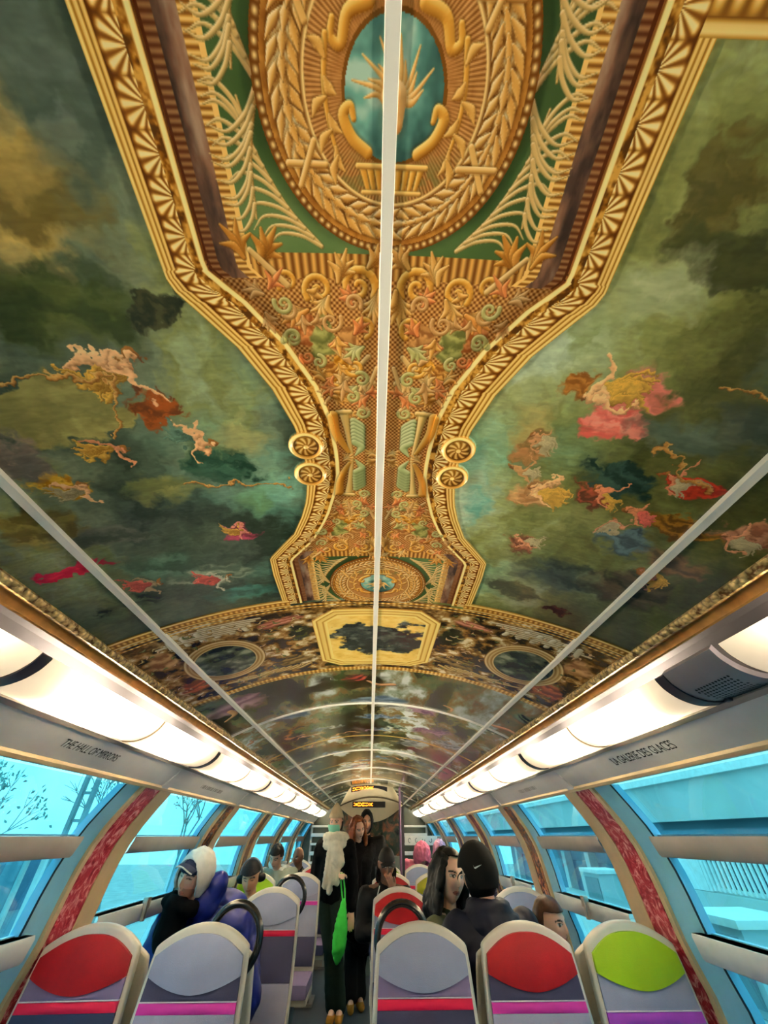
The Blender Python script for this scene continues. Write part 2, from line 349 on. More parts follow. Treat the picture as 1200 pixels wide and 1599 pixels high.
    for cT, sg in ((.012, 1), (1.092, -1)):          # the design is mirrored about the waist of the frame
        dT = (TT - cT) * sg
        zone = mid & (dT < .19) & (dT > -.36)
        mb = vnoise(NH, NW, 60, 22, rng, 5); marb = ramp(np.clip((mb - .3) * 2.4, 0, 1), [(0, C(58, 42, 34)), (.5, C(116, 80, 60)), (1, C(156, 124, 100))])
        dist_f = si - A                              # distance from the frame's inner edge
        bead = (.5 + .5 * np.cos(TT * 2 * math.pi / .0072)) * .75 + .12
        z2 = np.interp(dist_f, [0, .012, .0135], [.1, .25, 0]).astype(np.float32)
        strip = np.where((dist_f < .004)[..., None], C(80, 40, 20), np.where((dist_f < .016)[..., None], ramp((bead * .8).astype(np.float32), [(0, C(78, 34, 18)), (1, C(220, 160, 96))]),
                np.where((dist_f < .040)[..., None], marb, np.where((dist_f < .054)[..., None], ramp(bead.astype(np.float32), [(0, C(84, 46, 16)), (.5, C(190, 130, 56)), (1, C(248, 214, 138))]),
                np.where((dist_f < .060)[..., None], C(236, 188, 108), C(0, 0, 0))))))
        green = ramp(np.clip(N2 * 1.4 - .2, 0, 1), [(0, C(34, 48, 24)), (.5, C(58, 78, 40)), (1, C(92, 112, 66))])
        zc = np.where((dist_f < .060)[..., None], strip, green)
        gb = (dT > .158) & (dist_f > .060)
        zc[gb] = ramp((.5 + .5 * np.cos(A * 2 * math.pi / .012)).astype(np.float32), [(0, C(96, 54, 20)), (1, C(214, 156, 78))])[gb]
        I[zone] = zc[zone]
        def P(x, y): return (x, cT + sg * y)
        def both(fn, pts, *k, **kw):
            fn([(SC + x, y) for x, y in pts], *k, **kw); fn([(SC - x, y) for x, y in pts], *k, **kw)
        # palm fronds in the green corners
        for sgn in ((1, -1) if True else (1,)):
            for (stem, n, L) in (([(.095, .150), (.135, .108), (.165, .055), (.176, .010)], 9, .055), ([(.155, -.005), (.172, -.06), (.178, -.12)], 6, .05)):
                q = bend([P(x, y * sgn if sgn > 0 else -y) for x, y in stem], 8)
                both(K.stroke, q, (.0028, .0012), G_LO, C(206, 160, 92), C(255, 226, 166))
                for k in range(n + 3):
                    i = int((k + .4) / (n + 3) * (len(q) - 2)); b0 = q[i]; tdir = q[i + 1] - q[i]; tdir /= np.linalg.norm(tdir) + 1e-9
                    nrm = np.array([tdir[1], -tdir[0]]); 
                    if nrm[0] < 0: nrm = -nrm
                    l = L * (1.12 - .4 * k / (n + 3))
                    lf = bend([b0, b0 + tdir * l * .42 + nrm * l * .16, b0 + tdir * l * .78 + nrm * l * .48, b0 + tdir * l * .80 + nrm * l * .86], 5)
                    both(K.stroke, lf, (.0026, .0024, .0006), C(96, 74, 34), C(206, 166, 102), C(255, 232, 176), sh=.4)
        # the round medallion
        wi = K.win(SC - .17, SC + .17, cT - .17, cT + .17); X = S[wi[1]][None] - SC; Y = (T[wi[0]][:, None] - cT) * sg
        r = np.sqrt(X * X + Y * Y); th = np.arctan2(Y, X); V = K.I[wi]; lt = .5 - .5 * (X * .5 + Y * .8) / (r + 1e-6)
        ny, nx = r.shape; nn = vnoise(ny, nx, 7, 7, rng, 3)
        dark_ring = ramp(np.clip(.5 + .5 * np.sin((r - .138) / .016 * math.pi) * .8 + (nn - .5) * .5, 0, 1), [(0, C(52, 26, 8)), (.5, C(104, 58, 20)), (1, C(176, 116, 48))])
        vr = (r - .122) / .017; k1 = th * 34; leaf = np.cos(k1 + np.abs(vr) * 4.5) * .5 + .5
        wre = ramp(np.clip(leaf * .85 * np.clip(1.25 - vr * vr, 0, 1) + (nn - .5) * .55 + .08, 0, 1), [(0, C(92, 52, 18)), (.45, C(196, 140, 70)), (1, C(255, 232, 176))])
        goldl = ramp(np.clip(1 - np.abs(r - .1005) / .0032, 0, 1), [(0, C(110, 62, 24)), (1, C(252, 216, 142))])
        hat = ramp(np.clip(.5 + .42 * np.sin(th * 150) * np.clip((r - .05) * 30, 0, 1) + (nn - .5) * .4, 0, 1), [(0, C(104, 62, 26)), (.5, C(160, 104, 54)), (1, C(206, 150, 90))])
        grn2 = ramp(nn, [(0, C(40, 50, 22)), (1, C(110, 100, 52))])
        hat += (np.clip((Y - .045) * 40, 0, 1) * np.clip((nn - .35) * 3, 0, 1))[..., None] * .7 * (grn2 - hat)
        big = vnoise(ny, nx, 40, 40, rng, 4); sky = ramp(np.clip((big - .25) * 2, 0, 1), [(0, C(34, 58, 52)), (.45, C(70, 108, 98)), (.75, C(104, 152, 136)), (1, C(168, 196, 176))])
        ro = np.sqrt((X / .055) ** 2 + ((Y - .004) / .056) ** 2)
        med = np.where((r < .099)[..., None], hat, np.where((r < .1035)[..., None], goldl, np.where((r < .139)[..., None], wre, dark_ring)))
        bd = np.cos(th * 96) * .5 + .5; beads = ramp(np.clip(bd * np.clip(1 - np.abs(r - .150) / .004, 0, 1), 0, 1), [(0, C(88, 48, 16)), (1, C(250, 214, 140))])
        med = np.where(((r > .1455) & (r < .1545))[..., None], beads, med)
        med = np.where((ro < 1)[..., None], sky, med); med = np.where(((ro >= 1) & (ro < 1.07))[..., None], C(98, 58, 22), med)
        m = (r < .156) & (dist_f[wi] > .052); V[m] = med[m]
        for k in range(46):
            tq = k * 2 * math.pi / 46; sgn_ = 1 if math.cos(tq) * 1 > -2 else -1
            dirn = 1 if (tq % (2 * math.pi)) < math.pi / 2 or (tq % (2 * math.pi)) > 3 * math.pi / 2 else -1
            for rr_, dr_, ph in ((.111, -.006, .0), (.133, .006, .0), (.122, 0, .07)):
                f0 = lambda a_, r_: (SC + r_ * math.cos(a_), cT + sg * r_ * math.sin(a_))
                K.stroke(bend([f0(tq + ph * dirn, .122 + (rr_ - .122) * .4), f0(tq + (ph + .09) * dirn, rr_), f0(tq + (ph + .19) * dirn, rr_ + dr_)], 4), (.0015, .0050, .0006), C(84, 44, 14), C(206, 148, 74), C(255, 238, 190), sh=.75)
        for tq in (.55, 2.59, -.55, -2.59):          # ribbon crossings on the wreath
            c0 = np.array([SC + .122 * math.cos(tq), cT + sg * .122 * math.sin(tq)]); tx = np.array([-math.sin(tq), sg * math.cos(tq)]) * .012; nxv = np.array([math.cos(tq), sg * math.sin(tq)]) * .019
            for e in (1, -1): K.stroke([c0 - tx - e * nxv, c0 + tx + e * nxv], .0035, G_LO, C(216, 164, 92), C(255, 230, 170))
        # inside the medallion: a golden flame rosette on the sky, scrolls and leaf sprays around it
        for k in range(13):
            t0 = math.pi * (1.08 + .84 * k / 12) * 1.0; l = .022 + .016 * (k % 2)
            q = bend([(SC + .010 * math.cos(t0), P(0, .012 + .010 * math.sin(t0))[1]), (SC + .02 * math.cos(t0 + .15), P(0, .012 + .02 * math.sin(t0 + .15))[1]), (SC + (.012 + l) * math.cos(t0 - .12), P(0, .012 + (.012 + l) * math.sin(t0 - .12))[1])], 5)
            K.stroke(q, (.004, .003, .0008), C(150, 86, 34), C(232, 176, 100), C(255, 230, 170), sh=.2)
        K.stroke([(SC, P(0, .006)[1]), (SC, P(0, .026)[1])], (.014, .011), C(164, 100, 48), C(238, 188, 120), C(255, 232, 180), sh=.3)
        both(K.stroke, bend([P(.028, -.058), P(.05, -.05), P(.058, -.03), P(.068, -.034), P(.066, -.046)], 6), (.006, .005, .003), G_LO, G_MID, G_HI)
        both(K.stroke, bend([P(.030, .052), P(.048, .040), P(.058, .022), P(.050, .014), P(.046, .024)], 6), (.006, .006, .003), G_LO, G_MID, G_HI)
        both(K.stroke, bend([P(.074, -.036), P(.078, 0), P(.074, .03), P(.066, .056)], 6), (.003, .002), G_LO, G_MID, G_HI)
        for (bx, by, dx, dy) in ((.076, -.02, .016, -.014), (.077, -.006, -.012, .012), (.077, .008, .016, .016), (.074, .022, -.014, .014), (.072, .034, .014, .02), (.068, .048, -.010, .022), (.066, .056, .004, .026)):
            both(K.stroke, bend([P(bx, by), P(bx + dx * .5 + dy * .15, by + dy * .5 - dx * .15), P(bx + dx, by + dy)], 5), (.0015, .005, .0008), G_LO, C(206, 150, 76), C(250, 214, 140))
        for k in range(-4, 5): K.stroke([(SC + k * .009, P(0, .066)[1]), (SC + k * .0075, P(0, .086)[1])], (.004, .0025), G_LO, G_MID, G_HI)
        K.stroke([(SC - .042, P(0, .064)[1]), (SC + .042, P(0, .064)[1])], .003, G_LO, C(232, 180, 100), G_HI)
        K.stroke([(SC - .036, P(0, .089)[1]), (SC + .036, P(0, .089)[1])], .0025, G_LO, C(232, 180, 100), G_HI)
        # scroll foliage under the medallion
        def scroll(cx, cy, r0, t0, turns, wd, col=(G_LO, G_MID, G_HI)):
            n = 26; t = np.linspace(0, 1, n); an = t0 + turns * 2 * math.pi * t; rr = r0 * (1 - .86 * t)
            both(K.stroke, [P(cx + a_ * math.cos(b_), cy + a_ * math.sin(b_)) for a_, b_ in zip(rr, an)], (wd, wd * .8, wd * .5), *col)
        def leaf(cx, cy, an, L, wd, n=5, col=(G_LO, C(206, 150, 78), C(255, 224, 156))):
            for k in range(n):
                f = (k - (n - 1) / 2) / max(1, (n - 1) / 2); a2 = an + f * .75; l = L * (1 - .35 * abs(f))
                both(K.stroke, bend([P(cx, cy), P(cx + l * .55 * math.cos(an + f * .35), cy + l * .55 * math.sin(an + f * .35)), P(cx + l * math.cos(a2), cy + l * math.sin(a2))], 5), (wd * .5, wd, wd * .3), *col)
        scroll(.045, .200, .028, 2.6, 1.5, .006); scroll(.105, .205, .022, .6, -1.4, .005); scroll(.150, .195, .016, .6, -1.3, .004)
        leaf(.012, .205, 1.4, .055, .006, 7); leaf(.075, .195, -1.9, .045, .005, 5); leaf(.09, .215, 1.0, .045, .005, 5); leaf(.03, .175, -2.4, .04, .005, 5)
        leaf(.185, .170, -2.2, .05, .006, 5, (G_LO, C(176, 112, 44), C(244, 190, 104))); leaf(.205, .165, -1.3, .05, .005, 4, (G_LO, C(176, 112, 44), C(244, 190, 104)))
        # trophies: draped cloths, shafts and shells
        both(lambda pts, *k_: None, [(0, 0)])
        for (x, y, rs, rt, an, c1, c2, sd) in ((.135, .262, .030, .036, .5, C(226, 146, 84), C(128, 66, 30), 61), (.105, .285, .026, .040, .3, C(176, 168, 96), C(84, 84, 40), 62), (.085, .335, .034, .022, .6, C(240, 176, 72), C(140, 84, 22), 63), (.062, .285, .022, .03, .2, C(206, 146, 84), C(128, 80, 40), 64), (.060, .385, .030, .02, .4, C(196, 150, 96), C(116, 78, 42), 65), (.10, .34, .02, .02, .1, C(214, 150, 70), C(120, 70, 28), 66)):
            for e in (1, -1): K.blob(SC + e * x, P(0, y)[1], rs, rt, an * e * sg, c1, c2, sd + (e > 0) * 50, .22, 9)
        for a_ in (((.030, .31), (.110, .40)), ((.020, .36), (.095, .29)), ((.05, .43), (.015, .33)), ((.150, .20), (.195, .155)), ((.03, .42), (.085, .36))):
            both(K.stroke, [P(*a_[0]), P(*a_[1])], (.0045, .0035), C(110, 72, 34), C(206, 162, 100), C(250, 224, 164))
        for k in range(5): leaf(.03 + .017 * k, .36 + .02 * ((k * 7) % 3), .6 + k * 1.3, .03, .0045, 4, (C(110, 74, 36), C(206, 160, 98), C(246, 214, 150)))
        scroll(.055, .33, .018, 0, 1.3, .0045); scroll(.09, .375, .014, 1, -1.3, .004); scroll(.04, .26, .018, 2, 1.3, .0045)
        leaf(.125, .235, .3, .05, .006, 6, (G_LO, C(200, 128, 60), C(250, 200, 120)))
        rt = random.Random(17)
        for k in range(34):
            y_ = rt.uniform(.20, .43); lim = float(np.interp(y_, [.2, .232, .30, .375, .43], [.225, .20, .145, .108, .09])); x_ = rt.uniform(.25, 1) * lim; cc = rt.choice(((G_LO, C(206, 146, 72), C(255, 220, 146)), (C(104, 66, 28), C(186, 134, 80), C(240, 204, 146)), (C(96, 88, 44), C(170, 160, 96), C(228, 220, 160)), (C(120, 54, 26), C(206, 120, 66), C(248, 184, 120))))
            if k % 3: leaf(x_, y_, rt.uniform(0, 6.28), rt.uniform(.022, .042), rt.uniform(.003, .0055), rt.choice((3, 4, 5)), cc)
            else: scroll(x_, y_, rt.uniform(.010, .018), rt.uniform(0, 6), rt.choice((1.3, -1.3)), .0035, cc)
        # wings and trumpets at the waist
        for k in range(7):
            y0 = .445 + .009 * k
            both(K.stroke, bend([P(.060, y0 - .002), P(.044, y0 + .012), P(.040 + .003 * k, y0 + .034)], 6), (.007, .0075, .002), C(84, 92, 52), C(150, 158, 106), C(206, 206, 156))
        both(K.stroke, bend([P(.078, .425), P(.073, .47), P(.066, .54)], 6), (.009, .005, .004), C(92, 70, 28), C(206, 166, 96), C(248, 224, 160))
        both(K.stroke, [P(.066, .422), P(.092, .424)], .005, C(92, 70, 28), C(214, 174, 104), C(250, 226, 164))
        both(K.stroke, bend([P(.10, .43), P(.096, .47), P(.082, .505), P(.072, .525)], 6), (.010, .008, .004), G_LO, G_MID, G_HI)
        leaf(.012, .535, -.6, .03, .005, 5); leaf(.085, .53, 2.4, .03, .004, 5)
        # volutes on the frame
        cx, cy, R = .160, .500, .036
        for e in (1, -1):
            wv = K.win(SC + e * cx - R * 1.2, SC + e * cx + R * 1.2, P(0, cy)[1] - R * 1.2, P(0, cy)[1] + R * 1.2)
            X = S[wv[1]][None] - SC - e * cx; Y = T[wv[0]][:, None] - P(0, cy)[1]; r = np.sqrt(X * X + Y * Y) / R; th = np.arctan2(Y, X)
            h = np.interp(r, [0, .12, .16, .22, .62, .70, .78, .92, 1.0], [.9, .95, .2, .5, .45, .1, .75, 1, .3]); h = h + np.where((r > .2) & (r < .64), .38 * np.cos(th * 9 + r * 7), 0) - .25 * (X * .5 + Y * .8) / R
            m = r < 1; V = K.I[wv]; V[m] = ramp(np.clip(h, 0, 1).astype(np.float32), [(0, C(84, 46, 14)), (.5, C(192, 130, 50)), (1, C(255, 222, 142))])[m]
    # ---------------- transverse band with the octagon
    z = (TT > 1.208) & (TT < 1.93)
    cl = vnoise(NH, NW, 34, 40, rng, 5)
    bc = ramp(np.clip((cl - .32) * 2.6, 0, 1), [(0, C(34, 24, 12)), (.35, C(74, 52, 26)), (.6, C(124, 90, 46)), (.85, C(168, 140, 92)), (1, C(222, 206, 168))])
    I[z] = bc[z]
    for t_, hw in ((1.225, .006), (1.245, .004), (1.905, .014), (1.93, .006)):
        m = np.abs(TT - t_) < hw; I[m] = ramp((.5 + .5 * np.cos(A * 2 * math.pi / .02)).astype(np.float32), [(0, C(150, 98, 34)), (1, C(240, 196, 112))])[m]
    for e in (1, -1):
        for (x, y, rs, rt, an, c1, c2, sd) in ((.36, 1.33, .10, .03, .2, C(206, 140, 112), C(120, 66, 48), 70), (.30, 1.45, .05, .09, .1, C(62, 62, 34), C(26, 26, 14), 71), (.36, 1.72, .10, .06, .3, C(150, 122, 76), C(64, 50, 28), 72), (.78, 1.42, .06, .10, .1, C(206, 160, 110), C(110, 74, 44), 73), (.76, 1.72, .08, .08, .1, C(202, 104, 60), C(96, 52, 34), 74)):
            K.blob(SC + e * x, y, rs, rt, an * e, c1, c2, sd + (e > 0) * 40, .4, 9)
        wv = K.win(*sorted((SC + e * .42, SC + e * .80)), 1.30, 1.80); X = S[wv[1]][None] - SC - e * .61; Y = T[wv[0]][:, None] - 1.56
        q = np.sqrt((X / .15) ** 2 + (Y / .19) ** 2); V = K.I[wv]; nn = vnoise(q.shape[0], q.shape[1], 40, 50, rng, 4)
        inner = ramp(np.clip((nn - .3) * 2.3, 0, 1), [(0, C(28, 34, 28)), (.6, C(70, 78, 62)), (1, C(132, 136, 112))])
        ring = ramp(np.clip(np.interp(q, [.72, .76, .80, .86, .9, .96, 1.0], [.1, .9, .3, .8, .4, 1, .1]), 0, 1).astype(np.float32), [(0, C(62, 40, 18)), (.5, C(150, 116, 66)), (1, C(228, 206, 154))])
        V[q < 1] = ring[q < 1]; V[q < .74] = inner[q < .74]
        for k in range(6):                            # pale broken pediment
            K.stroke([(SC + e * (.42 + .02 * k), 1.275 + .012 * k), (SC + e * (.62 + .03 * k), 1.262 + .010 * k)], .006, C(96, 80, 52), C(190, 172, 132), C(238, 228, 200))
            K.stroke([(SC + e * (.50 + .045 * k), 1.285), (SC + e * (.48 + .05 * k), 1.345)], .010, C(120, 104, 78), C(204, 192, 158), C(244, 238, 220))
            K.stroke(bend([(SC + e * (.30 + .03 * k), 1.79), (SC + e * (.36 + .04 * k), 1.83), (SC + e * (.42 + .05 * k), 1.80)], 5), .008, C(84, 62, 32), C(176, 142, 84), C(232, 208, 150))
    rg2 = random.Random(3)
    for k in range(260):
        x = rg2.uniform(.26, .86) * rg2.choice((1, -1)); y = rg2.uniform(1.27, 1.88); an = rg2.uniform(0, 6.28); l = rg2.uniform(.012, .035); cc = rg2.choice(((C(150, 118, 66), C(232, 208, 150)), (C(84, 92, 52), C(146, 150, 98)), (C(190, 150, 110), C(236, 206, 170))))
        if ((abs(x) - .61) / .15) ** 2 + ((y - 1.56) / .19) ** 2 < 1.1: continue
        K.stroke(bend([(x, y), (x + l * .6 * math.cos(an), y + l * .6 * math.sin(an)), (x + l * math.cos(an + .6), y + l * math.sin(an + .6))], 5), (.002, .005, .001), C(40, 28, 14), *cc)
    # octagon
    X = np.abs(SS - SC); Y = np.abs(TT - 1.56); q = np.maximum(np.maximum(X - .245, Y - .290), (X + Y - .455) * .707)
    wo = q < 0; oc = ramp(np.clip(np.interp(-q, [0, .004, .012, .016, .022, .034, .04, .046, .055], [.2, .9, 1, .2, .75, .85, .25, .9, 1]), 0, 1).astype(np.float32), [(0, C(110, 56, 24)), (.5, C(206, 160, 74)), (1, C(250, 224, 138))])
    nn = vnoise(NH, NW, 60, 70, rng, 5); n5 = vnoise(NH, NW, 22, 30, rng, 4)
    inn = ramp(np.clip(n5, 0, 1), [(0, C(196, 146, 62)), (.5, C(236, 196, 104)), (1, C(250, 226, 150))])
    dkm = np.clip((nn + .62 * np.clip(1 - np.sqrt((X / .20) ** 2 + ((TT - 1.53) / .15) ** 2), -1, 1) - .50) * 14, 0, 1)
    dkc = ramp(np.clip(n5 * 1.5 - .3, 0, 1), [(0, C(26, 28, 24)), (.6, C(58, 62, 56)), (1, C(104, 106, 96))])
    inn = inn + dkm[..., None] * (dkc - inn)
    I[wo] = oc[wo]; m = q < -.055; I[m] = inn[m]
    # ---------------- start of the second vault picture
    z = TT >= 1.936
    I[z] = vault(NH, NW, SS, TT, 77)[z]
    paint_vault_figures_reflections(CV, 1.95, 2.6, 88)
def vault(h, w, SS, TT, seed):
    rng = np.random.default_rng(seed); k = h / (float(TT.max()) - float(TT.min())) / 900
    a = vnoise(h, w, 330 * k, 120 * k, rng, 6); b = vnoise(h, w, 240 * k, 200 * k, rng, 5)
    v = np.clip((a - .5) * 2.6 + .5, 0, 1)
    xs = [0, .25, .45, .6, .78, 1]; cs = [C(22, 22, 14), C(58, 52, 28), C(88, 86, 56), C(110, 84, 50), C(134, 136, 112), C(206, 212, 206)]
    out = np.stack([np.interp(v, xs, [c[i] for c in cs]) for i in range(3)], -1).astype(np.float32)
    m = np.clip((b - .56) * 7, 0, 1)[..., None] * .6; out += m * (C(78, 96, 66) - out)
    return out
def paint_vault_figures_reflections(K, ta, tb, seed):
    r = random.Random(seed); cols = [(C(222, 222, 212), C(104, 106, 100)), (C(186, 88, 72), C(92, 40, 34)), (C(170, 118, 60), C(82, 54, 26)), (C(96, 112, 84), C(42, 52, 38)), (C(188, 150, 160), C(104, 74, 90)), (C(52, 44, 24), C(26, 22, 12)), (C(150, 170, 190), C(74, 90, 104))]  # whitish blue patches paint reflections into the print, the rest is cloth
    n = int((tb - ta) * 13)
    for k in range(n):
        c = r.choice(cols); K.blob(r.uniform(-.85, .85), r.uniform(ta, tb), r.uniform(.10, .26), r.uniform(.06, .16), r.uniform(-1, 1), c[0], c[1], r.randrange(9999), .6, r.uniform(4, 9))
    for k in range(n // 2):
        x, y, an, l = r.uniform(-.8, .8), r.uniform(ta, tb), r.uniform(0, 6.28), r.uniform(.05, .1)
        K.limb(bend([(x, y), (x + l * math.cos(an), y + l * math.sin(an)), (x + 1.8 * l * math.cos(an + .5), y + 1.8 * l * math.sin(an + .5))], 6), (l * .22, l * .2, l * .1), C(214, 158, 116), C(120, 74, 50))
def film_image(name, K):
    im = bpy.data.images.new(name, K.w, K.h, float_buffer=False)
    buf = np.ones((K.h, K.w, 4), np.float32); I_ = np.clip(K.I, 0, 1) ** .82; lum = I_.mean(-1, keepdims=True); buf[..., :3] = np.clip(lum + (I_ - lum) * 1.22, 0, 1)
    im.pixels.foreach_set(buf.ravel()); im.update(); im.pack(); return im
def film_mat(name, im, rough=.16):
    m = bpy.data.materials.new(name); m.use_nodes = True; nt = m.node_tree; p = nt.nodes['Principled BSDF']
    t = nt.nodes.new('ShaderNodeTexImage'); t.image = im; t.extension = 'MIRROR'; t.interpolation = 'Linear'
    nt.links.new(t.outputs['Color'], p.inputs['Base Color']); p.inputs['Roughness'].default_value = rough; p.inputs['Specular IOR Level'].default_value = .5
    return m
paint_near()
FILM = film_mat('printed_ceiling_film', film_image('ceiling_print', CV))
FV = Canvas(int(2 * S0 * 300), int(8.0 * 300), S0, 2.5, 300)
FV.I[:] = 1.22 * vault(FV.h, FV.w, FV.S[None] + np.zeros((FV.h, 1), np.float32), FV.T[:, None] + np.zeros((1, FV.w), np.float32), 21)
paint_vault_figures_reflections(FV, 2.5, 10.4, 9)
_r = np.random.default_rng(4); _dx = ((vnoise(FV.h, FV.w, 24, 18, _r, 4) - .5) * 44).astype(int); _dy = ((vnoise(FV.h, FV.w, 24, 18, _r, 4) - .5) * 60).astype(int)
FV.I[:] = FV.I[np.clip(np.arange(FV.h)[:, None] + _dy, 0, FV.h - 1), np.clip(np.arange(FV.w)[None] + _dx, 0, FV.w - 1)]
for t_ in (3.55, 5.0, 6.4, 7.8): 
    m_ = np.abs(FV.T - t_) < .02; FV.I[m_] = C(206, 164, 90)
FILM2 = film_mat('printed_vault_film', film_image('vault_print', FV))
# ------------------------------------------------------------------ materials of the shell
WHITE = mat('cream_panel', rgb(214, 204, 190), .42, noise=.05, scale=6)
PANEL = mat('grey_cream_panel', rgb(232, 229, 228), .30, noise=.06, scale=5)
FRAMEW = mat('white_window_frame', rgb(222, 226, 228), .38, noise=.04)
FRAMEB = mat('daylight_blue_window_jamb', rgb(132, 204, 240), .35, noise=.04)  # blue skylight on jambs and pane beads is put into this colour
GREYBAR = mat('grey_metal_bar', rgb(168, 160, 156), .35, noise=.06)
GASKET = mat('black_gasket', rgb(20, 26, 44), .5)
CREAM = mat('cream_casing', rgb(206, 180, 140), .4, noise=.06)
FLOORM = mat('dark_blue_floor', rgb(52, 66, 84), .28, noise=.35, scale=160, bump=.05)
STRIPM = mat('white_ceiling_strip', rgb(240, 236, 226), .35, noise=.03)
DARK = mat('dark_grey_plastic', rgb(52, 48, 62), .4)
SILVER = mat('brushed_silver_metal', rgb(178, 170, 160), .32, metal=.55, noise=.05)
SPKM = mat('grey_speaker_panel', rgb(150, 146, 156), .38, metal=.2, noise=.05)
BLACK = mat('black_hole', (.01, .01, .012), .7)
INK = mat('black_lettering', (.015, .015, .018), .5)
def veined(name, a, b, c, rough=.25, sc=9):
    m = bpy.data.materials.new(name); m.use_nodes = True; nt = m.node_tree; p = nt.nodes['Principled BSDF']
    t = nt.nodes.new('ShaderNodeTexCoord'); n = nt.nodes.new('ShaderNodeTexNoise'); n.inputs['Scale'].default_value = sc; n.inputs['Detail'].default_value = 9; n.inputs['Distortion'].default_value = 1.6; n.inputs['Roughness'].default_value = .66
    r = nt.nodes.new('ShaderNodeValToRGB'); e = r.color_ramp.elements; e[0].position = .34; e[0].color = a + (1,); e[1].position = .62; e[1].color = c + (1,); k = e.new(.5); k.color = b + (1,)
    nt.links.new(t.outputs['Object'], n.inputs['Vector']); nt.links.new(n.outputs['Fac'], r.inputs['Fac']); nt.links.new(r.outputs['Color'], p.inputs['Base Color']); p.inputs['Roughness'].default_value = rough
    return m
REDMARBLE = veined('red_marble_print', rgb(112, 18, 30), rgb(178, 52, 66), rgb(236, 160, 158), sc=18)
BROWNMARBLE = veined('brown_wood_print', rgb(62, 28, 14), rgb(122, 64, 36), rgb(196, 132, 76), sc=14)
def gold_mat(name, hi, lo, sc, bump):
    m = bpy.data.materials.new(name); m.use_nodes = True; nt = m.node_tree; p = nt.nodes['Principled BSDF']
    t = nt.nodes.new('ShaderNodeTexCoord'); v = nt.nodes.new('ShaderNodeTexVoronoi'); v.inputs['Scale'].default_value = sc
    n = nt.nodes.new('ShaderNodeTexNoise'); n.inputs['Scale'].default_value = sc * 2; n.inputs['Detail'].default_value = 4
    mx = nt.nodes.new('ShaderNodeMath'); mx.operation = 'MULTIPLY'; r = nt.nodes.new('ShaderNodeValToRGB'); r.color_ramp.elements[0].color = hi + (1,); r.color_ramp.elements[1].color = lo + (1,)
    r.color_ramp.elements[0].position = .08; r.color_ramp.elements[1].position = .42
    b = nt.nodes.new('ShaderNodeBump'); b.inputs['Strength'].default_value = bump; b.inputs['Distance'].default_value = .006; b.invert = True
    for x in (v, n): nt.links.new(t.outputs['Object'], x.inputs['Vector'])
    nt.links.new(v.outputs['Distance'], mx.inputs[0]); nt.links.new(n.outputs['Fac'], mx.inputs[1]); nt.links.new(mx.outputs[0], r.inputs['Fac'])
    nt.links.new(r.outputs['Color'], p.inputs['Base Color']); nt.links.new(v.outputs['Distance'], b.inputs['Height']); nt.links.new(b.outputs['Normal'], p.inputs['Normal'])
    p.inputs['Roughness'].default_value = .32; p.inputs['Metallic'].default_value = .25
    return m
GOLDCARVE = gold_mat('carved_gilt', rgb(250, 214, 140), rgb(116, 74, 26), 62, .8)
GOLDCOVE = mat('smooth_gilt', rgb(206, 140, 58), .3, metal=.3, noise=.22, scale=30)
def glass_mat():
    m = bpy.data.materials.new('tinted_window_glass'); m.use_nodes = True; nt = m.node_tree; nt.nodes.clear()
    o = nt.nodes.new('ShaderNodeOutputMaterial'); mx = nt.nodes.new('ShaderNodeMixShader'); tr = nt.nodes.new('ShaderNodeBsdfTransparent'); gl = nt.nodes.new('ShaderNodeBsdfGlossy')
    lw = nt.nodes.new('ShaderNodeLayerWeight'); lw.inputs['Blend'].default_value = .5; pw = nt.nodes.new('ShaderNodeMath'); pw.operation = 'POWER'; pw.inputs[1].default_value = 3.5; nt.links.new(lw.outputs['Facing'], pw.inputs[0])
    fr = nt.nodes.new('ShaderNodeMath'); fr.operation = 'MULTIPLY_ADD'; fr.inputs[1].default_value = .5; fr.inputs[2].default_value = .035; nt.links.new(pw.outputs[0], fr.inputs[0]); n = nt.nodes.new('ShaderNodeTexNoise'); n.inputs['Scale'].default_value = 2
    r = nt.nodes.new('ShaderNodeValToRGB'); r.color_ramp.elements[0].color = (.74, .93, .97, 1); r.color_ramp.elements[1].color = (.84, .98, 1, 1)
    tc_ = nt.nodes.new('ShaderNodeTexCoord'); nt.links.new(tc_.outputs['Object'], n.inputs['Vector']); nt.links.new(n.outputs['Fac'], r.inputs['Fac']); nt.links.new(r.outputs['Color'], tr.inputs['Color'])
    gl.inputs['Roughness'].default_value = .02; gl.inputs['Color'].default_value = (.9, .95, 1, 1)
    nt.links.new(fr.outputs[0], mx.inputs[0]); nt.links.new(tr.outputs[0], mx.inputs[1]); nt.links.new(gl.outputs[0], mx.inputs[2]); nt.links.new(mx.outputs[0], o.inputs['Surface'])
    return m
GLASS = glass_mat()
